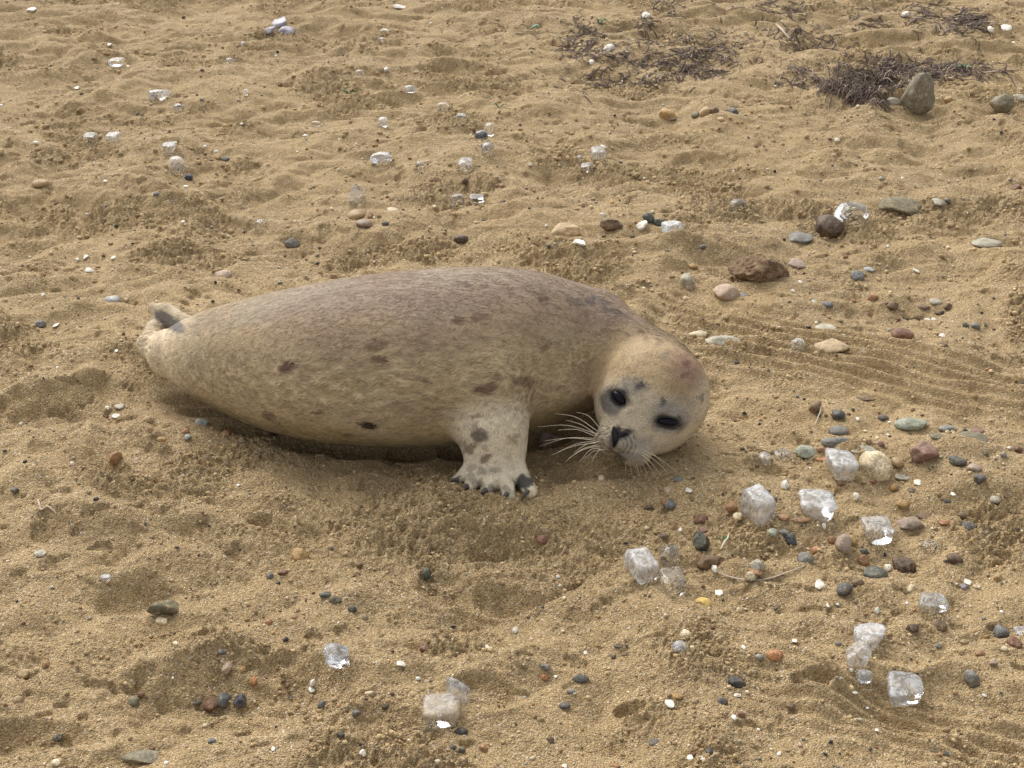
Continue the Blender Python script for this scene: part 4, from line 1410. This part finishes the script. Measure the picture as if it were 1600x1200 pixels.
leaf('tiny green leaf behind the long ice shard', 545, 146, 20, 9, 2, 3)
leaf('green leaf behind the three clear ice pieces', 780, 170, 22, 9, 2, 4)
leaf('dark green leaf tuft in the seaweed drift right of the boulder', 1508, 109, 20, 10, 4, 5)
leaf('small green leaf by the white sprig near the mossy stone', 1127, 848, 16, 12, 3, 6)

# ------------------------------------------------------------------ grit and crumbs that nobody could count
def scatter(name, label, n, szr, colors, probs, seed, mat, weight=None, flat=(.5, .9), sub=1, sink=.2):
    r = np.random.default_rng(seed)
    v0, f0 = ICO[sub]
    px = r.uniform(-60, 1660, n*4); t = r.uniform(0, 1, n*4)
    # even over the ground: pick in world space
    y = r.uniform(-1.2, 3.1, n*4); x = r.uniform(-.40, .40, n*4)*(y+2.75)
    dens = np.ones(n*4) if weight is None else weight(x, y)
    keep = r.uniform(0, 1, n*4) < dens*(x*0+1)*np.clip(1.9/(y+2.9), .25, 1)
    # not inside the seal's body
    P = np.column_stack([x, y, np.full(len(x), .02)])
    keep &= seal_sdf(P) > .004
    x, y = x[keep][:n], y[keep][:n]; m = len(x)
    sz = szr[0]*(szr[1]/szr[0])**(r.uniform(0, 1, m)**2.2)
    sz = sz*np.clip((y+2.6)/2.4, .85, 1.6)
    z = H(x, y)
    v = v0[None]*(1+r.uniform(-.28, .28, (m, len(v0), 1)))
    fl = r.uniform(*flat, m)
    v = v*np.stack([sz*r.uniform(.8, 1.5, m), sz, sz*fl], -1)[:, None, :]
    a = r.uniform(0, math.pi, m); c, s = np.cos(a)[:, None], np.sin(a)[:, None]
    v = np.stack([v[..., 0]*c-v[..., 1]*s, v[..., 0]*s+v[..., 1]*c, v[..., 2]], -1)
    v = v+np.column_stack([x, y, z+sz*fl*(1-2*sink)])[:, None, :]
    F = (np.arange(m)[:, None, None]*len(v0)+f0[None]).reshape(-1, 3)
    me = mesh_np(name, v.reshape(-1, 3), F, True, mat)
    ci = r.choice(len(colors), m, p=np.array(probs)/sum(probs))
    cc = np.array(colors)[ci]*r.uniform(.75, 1.25, (m, 1))
    color_attr(me, np.clip(np.repeat(cc, len(v0), 0), 0, .92))
    return link(name, me, kind='stuff', label=label)
def grit_material(name, rough, bumpy=0):
    t = NT(name)
    col = t.n('ShaderNodeVertexColor', layer_name='Col').outputs['Color']
    co = t.n('ShaderNodeTexCoord').outputs['Object']
    n = t.noise(co, 420, 2, .6)
    c = t.mix(1.0, col, t.ramp(n, [(.3, .62), (.7, 1.4)]), 'MULTIPLY')
    ins = {'Base Color': c, 'Roughness': rough, 'Specular IOR Level': .3}
    if bumpy: ins['Normal'] = t.bump(n, .8, .0025)
    return t.done(t.n('ShaderNodeBsdfPrincipled', ins).outputs[0])
M_GRIT = grit_material('grit', .6); M_CRUMB = grit_material('sand_crumb', .9, 1)
def w_grit(x, y):
    d = .35+.5*np.clip(perlin2(x*2.2, y*2.2, 70), 0, 1)
    d = d+.9*np.exp(-((x-.70)/.42)**2-((y+.38)/.34)**2)
    return np.clip(d, 0, 1)
def w_crumb(x, y):
    k = sstep(.0, .5, perlin2(x*3.1+5, y*4.1, 20)+.35*perlin2(x*9, y*12, 21))
    k = np.clip(k+.9*np.exp(-((x-.02)/.42)**2-((y+.50)/.10)**2), 0, 1)
    k = k*sstep(-.1, .5, perlin2(x*17, y*19, 71))
    return np.clip(.03+.97*k, 0, 1)
scatter('shell_grit', 'tiny pale shell and stone grit strewn over the sand', 4600, (.0013, .0042),
        [COLS[q] for q in ('cr', 'wh', 'ob', 'br', 'dg', 'gr', 'rb', 'tn', 'pk', 'oc', 'bk', 'pg')], [3, .7, 1.5, 2, 1.7, 1.5, 1.2, 3, 1, 1.5, .8, 1.5], 81, M_GRIT, w_grit)
scatter('sand_crumbs', 'loose crumbs of damp sand over the beach', 60000, (.0012, .0048), [(.40, .29, .155), (.46, .345, .195), (.34, .24, .125)], [2, 2, 1], 82, M_CRUMB, w_crumb, (.6, 1.0), 1, .3)
